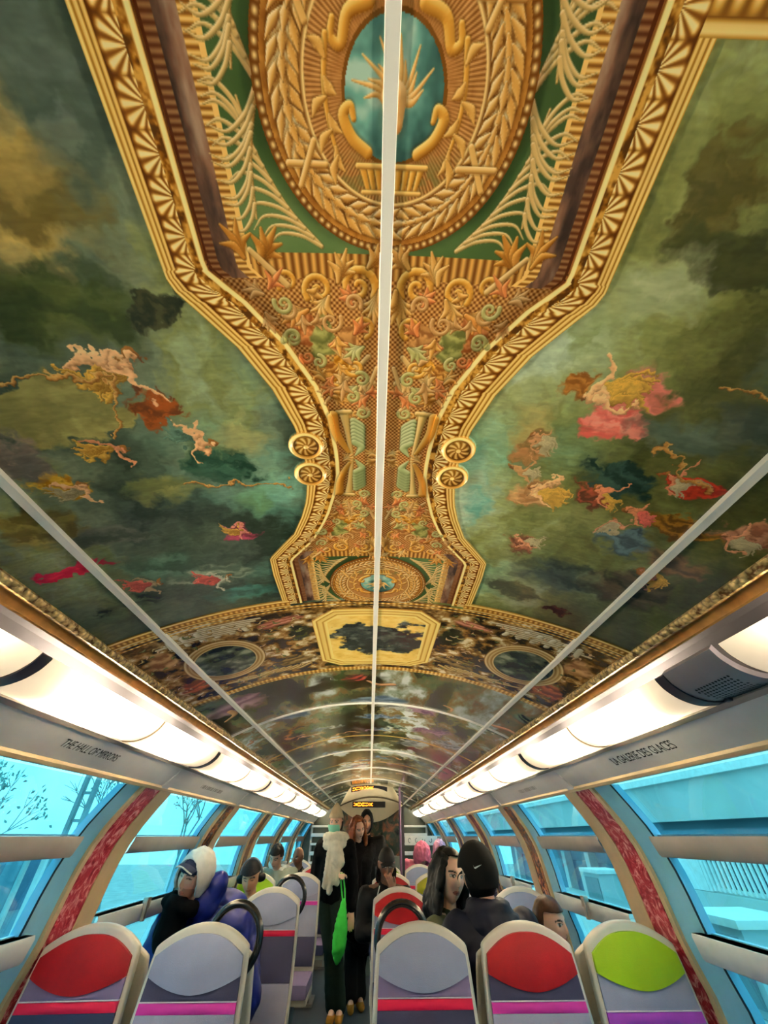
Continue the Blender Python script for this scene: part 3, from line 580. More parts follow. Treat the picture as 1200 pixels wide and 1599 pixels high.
def diffuser_mat():
    m = bpy.data.materials.new('milky_lamp_cover'); m.use_nodes = True; nt = m.node_tree; nt.nodes.clear()
    o = nt.nodes.new('ShaderNodeOutputMaterial'); tl = nt.nodes.new('ShaderNodeBsdfTranslucent'); tl.inputs['Color'].default_value = (.96, .90, .76, 1)
    df = nt.nodes.new('ShaderNodeBsdfPrincipled'); df.inputs['Base Color'].default_value = (.86, .80, .70, 1); df.inputs['Roughness'].default_value = .22
    mx = nt.nodes.new('ShaderNodeMixShader'); mx.inputs[0].default_value = .35
    em = nt.nodes.new('ShaderNodeEmission'); em.inputs['Color'].default_value = (1, .84, .58, 1); em.inputs['Strength'].default_value = LAMP_DIFFUSER * .1
    ad = nt.nodes.new('ShaderNodeAddShader')
    nt.links.new(tl.outputs[0], mx.inputs[1]); nt.links.new(df.outputs[0], mx.inputs[2]); nt.links.new(mx.outputs[0], ad.inputs[0]); nt.links.new(em.outputs[0], ad.inputs[1]); nt.links.new(ad.outputs[0], o.inputs['Surface'])
    return m
DIFF = diffuser_mat()
TUBEM = mat('lit_fluorescent_tube', (1, .95, .85), .5, emit=(1, .87, .64), estr=LAMP_TUBE)
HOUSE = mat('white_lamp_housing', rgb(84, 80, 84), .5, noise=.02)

# ------------------------------------------------------------------ floor, ceiling
bm = bmesh.new(); solid(bm, [[(-1.44, YB, 0), (1.44, YB, 0)], [(-1.44, YE, 0), (1.44, YE, 0)]], (0, 0, -.08))
tag(obj('floor', bm, FLOORM), 'dark blue speckled floor of the aisle and seating bays', 'floor', kind='structure')
def film_uv(s, Y): return ((s + S0) / (2 * S0), (Y - T0) / (T1 - T0))
def film_uv2(s, Y): return ((s + S0) / (2 * S0), (Y - 2.5) / 8.0)
def film_sheet(bm, ss, ys, off, uvf):
    grid(bm, [[ceil_pt(s, y, off) for s in ss] for y in ys], uv=lambda i, j: uvf(ss[j], ys[i]))
SEAM = 2.55
bm = bmesh.new(); ss = list(np.linspace(-.846, .846, 49)); ys = list(np.linspace(YB, SEAM, 40))
film_sheet(bm, ss, ys, 0, film_uv)
ys2 = list(np.linspace(SEAM, YE, 40)); bm2 = bmesh.new(); film_sheet(bm2, ss, ys2, 0, film_uv2)
me2 = bpy.data.meshes.new('tmp'); bm2.to_mesh(me2); n0 = len(bm.faces); bm.from_mesh(me2); bm2.free()
bm.faces.ensure_lookup_table()
for f in bm.faces[n0:]: f.material_index = 1
# backing shell above the film, so the roof is closed
sb = list(np.linspace(-.95, .95, 21)); n1 = len(bm.faces); grid(bm, [[ceil_pt(s, y, -.06) for s in sb] for y in (YB, YE)])
bm.faces.ensure_lookup_table()
for f in bm.faces[n1:]: f.material_index = 2
tag(obj('ceiling', bm, [FILM, FILM2, WHITE]), 'curved vaulted ceiling covered with glossy printed baroque artwork', 'ceiling', kind='structure')

# paintings and frames of the print, each a thin raised film of its own
def rows(ys, fa, fb, n, off):
    return [[(fa(y) + (fb(y) - fa(y)) * k / n, y) for k in range(n + 1)] for y in ys]
def film_piece(name, R, off, m, parent=None, rim=.004, uvf=film_uv):
    bm = bmesh.new(); n, mm = len(R), len(R[0])
    V = grid(bm, [[ceil_pt(s, y, off) for s, y in r] for r in R], uv=lambda i, j: uvf(*R[i][j]))
    L = bm.loops.layers.uv.verify()
    edge = [(i, 0) for i in range(n)] + [(n - 1, j) for j in range(1, mm)] + [(i, mm - 1) for i in range(n - 2, -1, -1)] + [(0, j) for j in range(mm - 2, 0, -1)]
    W = {e: bm.verts.new(ceil_pt(R[e[0]][e[1]][0], R[e[0]][e[1]][1], max(0.0002, off - rim))) for e in edge}
    for a, b in zip(edge, edge[1:] + edge[:1]):
        f = bm.faces.new((V[a[0]][a[1]], W[a], W[b], V[b[0]][b[1]]))
        for lp, q in zip(f.loops, (a, a, b, b)): lp[L].uv = uvf(*R[q[0]][q[1]])
    bmesh.ops.recalc_face_normals(bm, faces=bm.faces[:])
    return obj(name, bm, m, parent)
ysp = list(np.linspace(-.035, 1.17, 120))
for e, lab in ((-1, 'large ceiling painting left of the gilded frame, misty grey green sky with a crimson cloth'), (1, 'large ceiling painting right of the gilded frame, olive green sky with a pink robed figure')):
    R = rows(ysp, lambda y: SC + e * (s_out(y) - .002), lambda y: e * .846, 26, 0)
    o = film_piece('ceiling_painting', R, .0022, FILM, rim=.002); tag(o, lab, 'painting', 'large ceiling paintings')
ysf = list(np.linspace(-.30, 1.208, 190))
for e, lab in ((-1, 'carved gilded frame with shell border along the inner edge of the left ceiling painting'), (1, 'carved gilded frame with shell border along the inner edge of the right ceiling painting')):
    root = empty('gilded_frame', ceil_pt(SC + e * .2, .56, 0)); tag(root, lab, 'picture frame', 'gilded frames on the ceiling')
    R = rows(ysf, lambda y: SC + e * s_inn(y), lambda y: SC + e * s_out(y), 8, 0)
    o = film_piece('frame_border', R, .006, FILM, rim=.006)
    for tc_ in (1.19, -.053 if e > 0 else -.10):
        R = rows(list(np.linspace(tc_ - .022, tc_ + .022, 3)), lambda y: SC + e * .30, lambda y: e * .846, 22, 0)
        q = film_piece('cross_border', R, .0055, FILM, rim=.0055); q.parent = root; q.matrix_parent_inverse = Matrix.Translation(root.location).inverted()
    o.parent = root; o.matrix_parent_inverse = Matrix.Translation(root.location).inverted()
    for cy in (.512, .604):                      # volutes
        bm = bmesh.new(); L = bm.loops.layers.uv.verify(); cs = SC + e * .160; cy0 = cy if cy < .55 else 1.104 - .500
        cy0 = .512 if cy < .55 else .592
        prof = [(0, .013), (.004, .0125), (.007, .010), (.022, .0105), (.026, .009), (.031, .013), (.036, .009), (.0375, .001)]
        rings = []
        for r_, o_f in prof:
            if r_ == 0: rings.append([(cs, cy0, o_f)])
            else: rings.append([(cs + r_ * math.cos(t), cy0 + r_ * math.sin(t), o_f) for t in np.linspace(0, 2 * math.pi, 32, endpoint=False)])
        VV = [[(bm.verts.new(ceil_pt(*q)), q) for q in r_] for r_ in rings]
        def ff(*q):
            f = bm.faces.new([a[0] for a in q])
            for lp, a in zip(f.loops, q): lp[L].uv = film_uv(a[1][0], a[1][1])
        for k in range(32): ff(VV[0][0], VV[1][k], VV[1][(k + 1) % 32])
        for a_, b_ in zip(VV[1:], VV[2:]):
            for k in range(32): ff(a_[k], b_[k], b_[(k + 1) % 32], a_[(k + 1) % 32])
        bmesh.ops.recalc_face_normals(bm, faces=bm.faces[:])
        q = obj('volute', bm, FILM); q.parent = root; q.matrix_parent_inverse = Matrix.Translation(root.location).inverted()
def disc_piece(name, cy, r0, off):
    bm = bmesh.new(); L = bm.loops.layers.uv.verify(); rr = [0, .3, .6, .9, 1.0, 1.0]; of = [off] * 5 + [.0004]
    V = []
    for r_, o_f in zip(rr, of):
        V.append([(bm.verts.new(ceil_pt(SC + r_ * r0 * math.cos(t), cy + r_ * r0 * math.sin(t), o_f)), (SC + r_ * r0 * math.cos(t), cy + r_ * r0 * math.sin(t))) for t in (np.linspace(0, 2 * math.pi, 64, endpoint=False) if r_ else [0])])
    def ff(*q):
        f = bm.faces.new([a[0] for a in q])
        for lp, a in zip(f.loops, q): lp[L].uv = film_uv(*a[1])
    for k in range(64): ff(V[0][0], V[1][k], V[1][(k + 1) % 64])
    for a_, b_ in zip(V[1:], V[2:]):
        for k in range(64): ff(a_[k], b_[k], b_[(k + 1) % 64], a_[(k + 1) % 64])
    bmesh.ops.recalc_face_normals(bm, faces=bm.faces[:]); return obj(name, bm, FILM)
tag(disc_piece('ceiling_medallion', .012, .155, .004), 'large golden wreath medallion with teal centre directly overhead', 'medallion', 'wreath medallions on the ceiling')
tag(disc_piece('ceiling_medallion', 1.092, .155, .004), 'second wreath medallion, further down the ceiling just before the octagonal panel', 'medallion', 'wreath medallions on the ceiling')
def oct_half(y):
    return max(.002, min(.245, .455 - abs(y - 1.56)))
ysq = list(np.linspace(1.271, 1.849, 40))
tag(film_piece('octagonal_panel', rows(ysq, lambda y: SC - oct_half(y), lambda y: SC + oct_half(y), 12, 0), .004, FILM, rim=.0036), 'yellow framed octagonal panel with dark painted scene in the middle of the ceiling', 'ceiling panel')
for e, lab in ((-1, 'oval framed dark panel in the ceiling band, left of the octagonal panel'), (1, 'oval framed dark panel in the ceiling band, right of the octagonal panel')):
    ys_ = [1.56 + .189 * math.sin(t) for t in np.linspace(-math.pi / 2 + .02, math.pi / 2 - .02, 40)]
    hw = lambda y: .15 * math.sqrt(max(0, 1 - ((y - 1.56) / .19) ** 2))
    tag(film_piece('oval_panel', rows(ys_, lambda y: SC + e * .61 - hw(y), lambda y: SC + e * .61 + hw(y), 8, 0), .004, FILM, rim=.0036), lab, 'ceiling panel', 'oval panels in the ceiling band')

# strips, seams and gilded cove
def strip_bm(bm, s, hw, y0, y1, d, ny=24):
    P = [[ceil_pt(s + k * hw, y, .0006) for k in (-1, 1)] for y in np.linspace(y0, y1, ny)]
    solid(bm, P, lambda i, j: ceil_pt(s + (-1, 1)[j] * hw * .8, float(np.linspace(y0, y1, ny)[i]), .0006 + d) - P[i][j])
CST = 7.2
for s, hw, lab in ((.008, .0095, 'white centre strip running along the top of the ceiling'), (-.703, .0105, 'white strip running along the left side of the ceiling'), (.703, .0105, 'white strip running along the right side of the ceiling')):
    bm = bmesh.new(); strip_bm(bm, s, hw, YB, YE - .05 if abs(s) > .1 else CST, .007 if abs(s) < .1 else .012)
    tag(obj('ceiling_strip', bm, STRIPM), lab, 'ceiling strip', 'long white ceiling strips')
for k, (y, d) in enumerate(((2.55, 'nearest'), (4.22, 'second'), (5.45, 'third'), (6.6, 'fourth'), (8.2, 'fifth'))):
    bm = bmesh.new(); sl = np.linspace(-.845, .845, 40); P = [[ceil_pt(s, y + q, .0006) for q in (-.011, .011)] for s in sl]
    solid(bm, P, lambda i, j: ceil_pt(sl[i], y + (-.009, .009)[j], .0075) - P[i][j])
    tag(obj('ceiling_rib', bm, STRIPM), 'curved grey rib crossing the ceiling, %s one down the carriage' % d, 'ceiling rib', 'curved ribs across the ceiling')
for e, sd in ((-1, 'left'), (1, 'right')):
    root = empty('trim_%d' % (1 if e < 0 else 2)); tag(root, 'gilded carved moulding along the %s edge of the ceiling' % sd, 'moulding', kind='structure')
    ys = list(np.linspace(YB, YE, 60)); bm = bmesh.new()
    prof = [(.843, -.002), (.843, .008), (.849, .014), (.858, .017), (.866, .013), (.8695, .006)]
    grid(bm, [[ceil_pt(e * s, y, o_) for s, o_ in prof] for y in ys], flip=e < 0)
    obj('carved_band', bm, GOLDCARVE, root)
    bm = bmesh.new(); prof = [(.8695, .006), (.8715, .002), (.88, -.001), (.890, .004), (.898, .012), (.904, .012), (.905, .0)]
    grid(bm, [[ceil_pt(e * s, y, o_) for s, o_ in prof] for y in ys], flip=e < 0)
    obj('smooth_band', bm, GOLDCOVE, root)

# ------------------------------------------------------------------ lamp troughs
def pt(e, x, z, y): return Vector((e * x, y, H0 + z))
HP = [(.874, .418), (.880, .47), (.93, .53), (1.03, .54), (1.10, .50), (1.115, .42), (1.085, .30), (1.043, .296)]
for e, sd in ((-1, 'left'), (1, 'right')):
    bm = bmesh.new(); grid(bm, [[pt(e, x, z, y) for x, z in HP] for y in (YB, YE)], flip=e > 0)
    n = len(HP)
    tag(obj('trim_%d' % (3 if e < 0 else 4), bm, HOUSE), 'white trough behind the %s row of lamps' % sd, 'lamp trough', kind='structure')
def cover_sheet(y0, y1, n=8, lift=0.):
    out = []
    pr = bend(COVER, 4)
    return pr
def lamp(e, y0, y1, lab, sd):
    root = empty('ceiling_lamp', (e * .95, (y0 + y1) / 2, H0 + .36)); tag(root, lab, 'lamp', 'lamp covers on the %s' % sd)
    inv = Matrix.Translation(root.location).inverted()
    def put(o): o.parent = root; o.matrix_parent_inverse = inv; return o
    pr = bend(COVER, 4); bm = bmesh.new()
    a, b = y0 + .016, y1 - .016
    grid(bm, [[pt(e, x, z, y) for x, z in pr] for y in np.linspace(a, b, 6)], flip=e < 0)
    put(obj('diffuser', bm, DIFF))
    for yy in (y0, y1):                          # dark end bands with a pale top piece
        bm = bmesh.new(); P = [[pt(e, x, z, yy + q) for x, z in pr] for q in (-.021, .021)]; solid(bm, P, (e * -.002, 0, -.004))
        if yy == y0: put(obj('end_band', bm, DARK))
        else: bm.free()
    ym = (y0 + y1) / 2
    for c, d in ((a + .20, ym - .10), (ym + .10, b - .20)):
        if d - c < .25: continue
        bm = bmesh.new(); tube(bm, [pt(e, .985, .362, y) for y in (c, d)], .013, 12); tb = put(obj('fluorescent_tube', bm, TUBEM))
        for y in (c - .012, d + .012):
            bm = bmesh.new(); box(bm, pt(e, .985, .362, y), (.04, .02, .05), bevel=.004); put(obj('tube_holder', bm, HOUSE))
    bm = bmesh.new(); tube(bm, [pt(e, x, z, ym) + Vector((0, 0, -.0005)) for x, z in pr], .004, 8); 
    put(obj('joint_line', bm, CREAM))
LS = [-2.0, -.47, 1.06, 2.62, 4.14, 5.66, 7.18, 8.70, 9.95]
order = ['lamp cover behind the viewpoint', 'lamp cover cut off by the picture edge', 'nearest full lamp cover, glowing above the painted window caption', 'second lamp cover down the carriage', 'third lamp cover down the carriage', 'fourth lamp cover down the carriage', 'fifth lamp cover down the carriage', 'farthest lamp cover by the end wall']
for k in range(1, 8):
    lamp(-1, LS[k], LS[k + 1], 'cream glowing %s, on the left' % order[k], 'left')
RS = [-2.0, -.47, .945, 2.62, 4.14, 5.66, 7.18, 8.70, 9.95]
for k in range(1, 8):
    lamp(1, RS[k] if k != 2 else 1.19, RS[k + 1], 'cream glowing %s, on the right' % order[k].replace('nearest full lamp cover, glowing above the painted window caption', 'lamp cover just past the speaker grille'), 'right')
# loudspeaker panel between two lamp covers on the right
root = empty('speaker_panel', (.95, 1.07, H0 + .34)); tag(root, 'grey perforated loudspeaker panel between two lamp covers on the right', 'loudspeaker')
inv = Matrix.Translation(root.location).inverted(); pr = bend(COVER, 4)
bm = bmesh.new(); P = [[pt(1, x, z, y) for x, z in pr] for y in np.linspace(.962, 1.173, 4)]; solid(bm, P, (.012, 0, .012)); o = obj('panel', bm, SPKM); o.parent = root; o.matrix_parent_inverse = inv
bm = bmesh.new()
cum = np.concatenate([[0], np.cumsum([math.dist(pr[i], pr[i + 1]) for i in range(len(pr) - 1)])])
for i in range(11):
    for j in range(12):
        u = .075 + i * .0115 ; y = 1.005 + j * .0115 + (i % 2) * .0057
        x, z = np.interp(u, cum, [p[0] for p in pr]), np.interp(u, cum, [p[1] for p in pr]); x2, z2 = np.interp(u + .002, cum, [p[0] for p in pr]), np.interp(u + .002, cum, [p[1] for p in pr])
        nrm = Vector((-(z2 - z), 0, (x2 - x))).normalized(); nrm = -nrm if nrm.z > 0 else nrm
        c = pt(1, x, z, y) + nrm * .0008
        t1 = Vector((0, 1, 0)); t2 = nrm.cross(t1)
        vs = [bm.verts.new(c + (t1 * math.cos(t) + t2 * math.sin(t)) * .0036) for t in np.linspace(0, 6.283, 8, endpoint=False)]; bm.faces.new(vs)
bmesh.ops.solidify(bm, geom=bm.faces[:], thickness=.0006)
o = obj('grille', bm, BLACK); o.parent = root; o.matrix_parent_inverse = inv
bm = bmesh.new(); box(bm, pt(1, 1.03, .299, 1.15), (.016, .022, .01), bevel=.003); o = obj('screw_cap', bm, DARK); o.parent = root; o.matrix_parent_inverse = inv

# ------------------------------------------------------------------ side walls with pillars and windows
PILL = [BAY * k + 2.6 for k in range(-4, 6)]
def profile(z0, z1, n=14): return [(wall_x(z), z) for z in np.linspace(z0, z1, n)]
def wsheet(bm, e, y0, y1, z0, z1, off=0., n=14, th=.02):
    P = [[pt(e, x - off, z, y) for x, z in profile(z0, z1, n)] for y in (y0, y1)]
    solid(bm, P, (e * th, 0, 0))
for e, sd in ((-1, 'left'), (1, 'right')):
    root = empty('wall_' + sd); tag(root, 'cream side wall above and below the windows on the %s' % sd, 'wall', kind='structure')
    bm = bmesh.new(); P = [[pt(e, x, z, y) for x, z in ((1.040, .300), (1.052, .287), (1.095, .246), (1.142, .205))] for y in np.linspace(YB, YE, 4)]; solid(bm, P, (e * .03, 0, .03)); obj('caption_panel', bm, PANEL, root)
    bm = bmesh.new(); P = [[pt(e, x, z, y) for x, z in ((1.136, .212), (1.134, .200), (1.143, .190), (1.158, .190))] for y in (YB, YE)]; solid(bm, P, (e * .03, 0, .01)); obj('cream_lip', bm, CREAM, root)
    bm = bmesh.new(); P = [[pt(e, x, z, y) for x, z in ((1.427, -.78), (1.428, -1.0), (1.43, -1.41))] for y in (YB, YE)]; solid(bm, P, (e * .04, 0, 0)); obj('lower_lining', bm, WHITE, root)
    bm = bmesh.new(); box(bm, pt(e, 1.40, -1.36, (YB + YE) / 2), (.05, YE - YB, .10), bevel=.006); tag(obj('baseboard_' + sd, bm, DARK), 'dark heating duct along the foot of the %s wall' % sd, 'baseboard', kind='structure')
    bm = bmesh.new(); P = [[pt(e, 1.032 + q, .2955 - q * .9, y) for q in (0, .012)] for y in (YB, YE)]; solid(bm, P, (e * .002, 0, .006)); tag(obj('trim_%d' % (5 if e < 0 else 6), bm, SILVER), 'thin grey metal rail under the %s lamp covers' % sd, 'rail', kind='structure')
    for i, yp in enumerate(PILL):
        k = i - 4
        r2 = empty('trim_%d' % (10 + i * 2 + (e > 0))); nm = 'red marbled' if k == 0 else 'brown marbled'
        tag(r2, '%s wall pillar with cream casing, %s side, %s' % (nm, sd, {0: 'beside the front seat row', 1: 'beside the second seat row', 2: 'beside the third seat row'}.get(k, 'pillar number %d from the front row' % (k + 1) if k > 0 else 'behind the viewpoint')), 'pillar', kind='structure')
        bm = bmesh.new(); wsheet(bm, e, yp - .165, yp, .196, -.80, .006); obj('marbled_strip', bm, REDMARBLE if k == 0 else BROWNMARBLE, r2)
        bm = bmesh.new(); wsheet(bm, e, yp - .20, yp - .166, .196, -.80, .004); wsheet(bm, e, yp + .001, yp + .15, .196, -.80, .010); wsheet(bm, e, yp - .20, yp + .15, .30, .19, -.02)
        obj('cream_casing', bm, CREAM, r2)
        bm = bmesh.new(); P = [[pt(e, x - .004, z - .004, y) for x, z in ((1.046, .292), (1.095, .246), (1.138, .204))] for y in (yp - .03, yp + .045)]; solid(bm, P, (e * .01, 0, .01)); obj('bracket', bm, PANEL, r2)
    for i in range(len(PILL) - 1):
        y0, y1 = PILL[i] + .15, PILL[i + 1] - .20      # opening incl. frame
        k = i - 3
        r2 = empty('window_%d' % (i * 2 + 1 + (e > 0))); tag(r2, 'slanted %s window, %s' % (sd, {0: 'nearest one with the wide pane', 1: 'just past the marbled pillar'}.get(k, 'bay %d down the carriage' % (k + 1) if k > 0 else 'behind the viewpoint')), 'window', kind='structure')
        fr = .14 if e < 0 else .17
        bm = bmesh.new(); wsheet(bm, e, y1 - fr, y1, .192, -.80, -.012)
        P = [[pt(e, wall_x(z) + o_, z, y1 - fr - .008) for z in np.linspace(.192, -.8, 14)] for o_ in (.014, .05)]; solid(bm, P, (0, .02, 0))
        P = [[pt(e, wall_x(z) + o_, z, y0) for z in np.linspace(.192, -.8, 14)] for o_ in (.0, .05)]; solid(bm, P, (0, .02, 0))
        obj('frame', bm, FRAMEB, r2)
        bm = bmesh.new()
        wsheet(bm, e, y1 - fr - .007, y1 - fr - .001, .19, -.80, -.008, th=.006); 
        obj('gasket', bm, GASKET, r2); bm = bmesh.new()
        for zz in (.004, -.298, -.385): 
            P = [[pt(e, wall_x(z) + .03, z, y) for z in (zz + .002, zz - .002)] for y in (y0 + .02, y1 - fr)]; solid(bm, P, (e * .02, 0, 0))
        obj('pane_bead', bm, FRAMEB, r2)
        for nm, za, zb_, dx in (('transom', .0, -.070, .010), ('rail_bar', -.30, -.378, .028)):
            bm = bmesh.new(); P = [[pt(e, wall_x(z) - o_, z, y) for z, o_ in ((za, -.04), (za, dx), (za - .012, dx + .006), (zb_ + .008, dx + .006), (zb_, dx), (zb_, -.04))] for y in ((y0 + .004, y1 - fr + .002) if nm == 'transom' else (y0 + .004, y1 - fr + .03))]
            solid(bm, P, (e * .002, 0, 0)); obj(nm, bm, GREYBAR if nm == 'transom' else FRAMEW, r2)
        for za, zb_ in ((.19, .0), (-.07, -.30), (-.378, -.80)):
            bm = bmesh.new(); wsheet(bm, e, y0 + .01, y1 - fr - .004, za, zb_, -.045, 8, .005); obj('pane', bm, GLASS, r2)
        yl = (y0 + y1 - fr) / 2
        lt = empty('latch', pt(e, wall_x(-.31) - .045, -.315, yl)); lt.parent = r2
        bm = bmesh.new(); box(bm, pt(e, wall_x(-.31) - .038, -.30, yl), (.03, .05, .05), bevel=.006); box(bm, pt(e, wall_x(-.34) - .05, -.345, yl - .012), (.018, .026, .06), bevel=.004); q = obj('latch', bm, SILVER, r2)
        bpy.data.objects.remove(lt)
        # closed strip behind the frame: outer skin is left open to the view
# captions
def caption(txt, e, ya, yb, zt, nm, lab, size=.036):
    cu = bpy.data.curves.new(nm, 'FONT'); cu.body = txt; cu.size = size; cu.extrude = .0004; cu.align_x = 'CENTER'; cu.align_y = 'CENTER'
    o = bpy.data.objects.new(nm, cu); COL.objects.link(o); bpy.context.view_layer.update()
    wd = o.dimensions.x; me = bpy.data.meshes.new_from_object(o.evaluated_get(bpy.context.evaluated_depsgraph_get())); bpy.data.objects.remove(o)
    a, b = Vector((1.052 * e, 0, .287)), Vector((1.142 * e, 0, .205)); t = .42
    c = a + (b - a) * t; up = (a - b).normalized(); rx = Vector((0, 1 if e < 0 else -1, 0)); n = rx.cross(up).normalized()
    k = abs(yb - ya) / wd; M = Matrix((rx * k, up * k * 1.25, n)).transposed().to_4x4(); M.translation = Vector((c.x, (ya + yb) / 2, H0 + c.z)) + n * .0012
    me.transform(M); q = obj(nm, me, INK, smooth=False); tag(q, lab, 'lettering', 'black captions on the window panels'); return q
caption('THE HALL OF MIRRORS', -1, 1.578, 1.954, 0, 'caption_lettering', 'black caption reading THE HALL OF MIRRORS above the nearest left window')
caption('LA GALERIE DES GLACES', 1, 1.545, 1.987, 0, 'caption_lettering', 'black caption reading LA GALERIE DES GLACES above the nearest right window')

bmq = None
for e, ya, yb, lab in ((-1, 3.06, 3.48, 'small illegible grey caption above the second left window'), (1, 3.06, 3.40, 'small illegible grey caption above the second right window')):
    bm = bmesh.new(); rg = random.Random(3); y = ya; A_, B_ = Vector((1.052 * e, 0, H0 + .287)), Vector((1.142 * e, 0, H0 + .205)); dn = (B_ - A_); nn = Vector((-e * .67, 0, -.74))
    while y < yb:
        w_ = rg.choice((.006, .012, .016)); c0 = A_ + dn * .38 + Vector((0, y, 0)); c1 = A_ + dn * .58 + Vector((0, y, 0))
        solid(bm, [[c0 + nn * .0004, c0 + Vector((0, w_, 0)) + nn * .0004], [c1 + nn * .0004, c1 + Vector((0, w_, 0)) + nn * .0004]], nn * .001); y += w_ + rg.choice((.010, .014, .02))
    tag(obj('caption_lettering', bm, mat('grey_lettering', rgb(140, 134, 132), .5), smooth=False), lab, 'lettering', 'small captions on the window panels')
# ------------------------------------------------------------------ outside the windows
G = -1.25
GROUND = mat('wet_pavement', rgb(168, 176, 178), .6, noise=.2, scale=1.5)
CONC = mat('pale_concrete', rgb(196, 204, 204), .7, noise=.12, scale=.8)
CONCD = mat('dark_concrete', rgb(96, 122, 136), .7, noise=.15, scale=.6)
FENCE = mat('white_painted_fence', rgb(232, 234, 234), .5)
STEEL = mat('galvanised_steel', rgb(132, 146, 152), .5, metal=.2)
TWIG = mat('bare_twigs', rgb(126, 152, 156), .8)
BLDG = mat('slate_blue_facade', rgb(136, 160, 176), .6, noise=.15, scale=.7)
BLDG2 = mat('pale_facade', rgb(186, 200, 204), .6, noise=.08, scale=.7)
WINDK = mat('dark_window_glass', rgb(60, 100, 132), .15)
LEAFD = mat('grey_green_leaves', rgb(120, 160, 158), .8)
bm = bmesh.new(); box(bm, (0, 20, G - .1), (90, 90, .2)); tag(obj('ground', bm, GROUND), 'pale paved ground of the station yard outside the windows', 'ground', kind='structure')
# right: viaduct deck, wall with fence, cabinets, building
root = empty('viaduct', (7.5, 14, G)); inv = Matrix.Translation(root.location).inverted(); tag(root, 'long concrete viaduct deck running above the fence outside the right windows', 'viaduct')
def put(o): o.parent = root; o.matrix_parent_inverse = inv; return o
bm = bmesh.new(); box(bm, (7.6, 14, H0 + .50), (5.0, 40, .62)); put(obj('deck', bm, CONC))
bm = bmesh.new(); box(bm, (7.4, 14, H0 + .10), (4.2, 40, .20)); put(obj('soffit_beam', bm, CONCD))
bm = bmesh.new(); box(bm, (5.06, 14, H0 + .78), (.10, 40, .16)); put(obj('parapet', bm, FENCE))
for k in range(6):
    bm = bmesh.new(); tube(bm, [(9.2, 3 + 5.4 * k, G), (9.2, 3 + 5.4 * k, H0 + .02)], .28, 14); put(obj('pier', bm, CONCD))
bm = bmesh.new(); box(bm, (4.42, 6.0, .66), (.22, 9, .43)); tag(obj('retaining_wall', bm, CONC), 'low concrete wall under the white fence outside the right windows', 'wall')
root = empty('yard_fence', (4.36, 6, .88)); inv = Matrix.Translation(root.location).inverted(); tag(root, 'white slatted fence on the low concrete wall, outside the nearest right window', 'fence')
bm = bmesh.new()
for k in range(44): box(bm, (4.36, 2.9 + k * .085, 1.06), (.02, .034, .34))
put(obj('slats', bm, FENCE))
for z in (.03, .36): bm = bmesh.new(); box(bm, (4.38, 4.75, .88 + z), (.025, 3.8, .03)); put(obj('rail', bm, FENCE))
for y in (2.85, 4.75, 6.62): bm = bmesh.new(); box(bm, (4.37, y, 1.07), (.05, .05, .38)); put(obj('post', bm, FENCE))
bm = bmesh.new(); box(bm, (4.36, 7.05, 1.06), (.04, .80, .36)); put(obj('solid_panel', bm, FENCE))
bm = bmesh.new(); box(bm, (3.7, 6, (G + .45) / 2), (2.6, 14, .45 - G)); tag(obj('yard_terrace', bm, CONC), 'raised pale concrete yard outside the right windows', 'terrace', kind='structure')
def cabinet(x, y, w_, d, h, lab):
    root = empty('equipment_cabinet', (x, y, .45)); tag(root, lab, 'cabinet', 'cabinets in the yard')
    bm = bmesh.new(); box(bm, (0, 0, h / 2), (w_, d, h), bevel=.02); obj('body', bm, BLDG2, root)
    bm = bmesh.new(); box(bm, (0, 0, h + .025), (w_ + .08, d + .08, .05), bevel=.01); obj('lid', bm, FENCE, root)
    bm = bmesh.new(); box(bm, (-w_ / 2 - .005, 0, h * .5), (.02, d * .8, h * .78)); obj('door', bm, STEEL, root)
cabinet(3.0, 4.35, .5, .62, .44, 'pale equipment cabinet standing in the yard outside the nearest right window')
cabinet(3.9, 8.6, .4, .6, .5, 'small grey cabinet in the yard beyond the solid end of the white fence')
root = empty('station_building', (7.2, 13, G)); inv = Matrix.Translation(root.location).inverted(); tag(root, 'slate blue station building with pale columns outside the right windows', 'building')
bm = bmesh.new(); box(bm, (7.4, 15, G + 1.2), (1.8, 16, 2.4)); put(obj('wall', bm, BLDG))
for k in range(9): bm = bmesh.new(); box(bm, (6.4, 7.6 + k * 1.75, G + 1.15), (.22, .26, 2.3)); put(obj('column', bm, FENCE))
for k in range(8): bm = bmesh.new(); box(bm, (6.48, 8.5 + k * 1.75, G + 1.35), (.06, 1.1, 1.5)); put(obj('window', bm, WINDK))
# left: platform, mast with wires, shelter, lamp, bushes, building
bm = bmesh.new(); box(bm, (-5.9, 12, G + .27), (3.0, 44, .54)); tag(obj('platform', bm, CONC), 'pale station platform running alongside the left windows', 'platform')
root = empty('catenary_mast', at(118, 1260, 9.5) * Vector((1, 1, 0)) if False else Vector((at(128, 1260, 10).x, 10, G + .545))); inv = Matrix.Translation(root.location).inverted(); tag(root, 'steel overhead line mast with bracket arms seen through the nearest left window', 'mast')
mx, my = root.location.x, 10
bm = bmesh.new(); box(bm, (mx - .12, my, 2.3), (.07, .10, 6.0)); box(bm, (mx + .12, my, 2.3), (.07, .10, 6.0))
for k in range(14): box(bm, (mx, my, -.6 + k * .45), (.24, .04, .05))
put(obj('post', bm, STEEL))
bm = bmesh.new(); tube(bm, [(mx, my, 3.6), (mx + 2.6, my, 3.2)], .035, 8); put(obj('bracket_arm', bm, STEEL))
bm = bmesh.new(); tube(bm, [(mx, my, 2.5), (mx + 2.4, my, 3.15)], .025, 8); put(obj('stay', bm, STEEL))
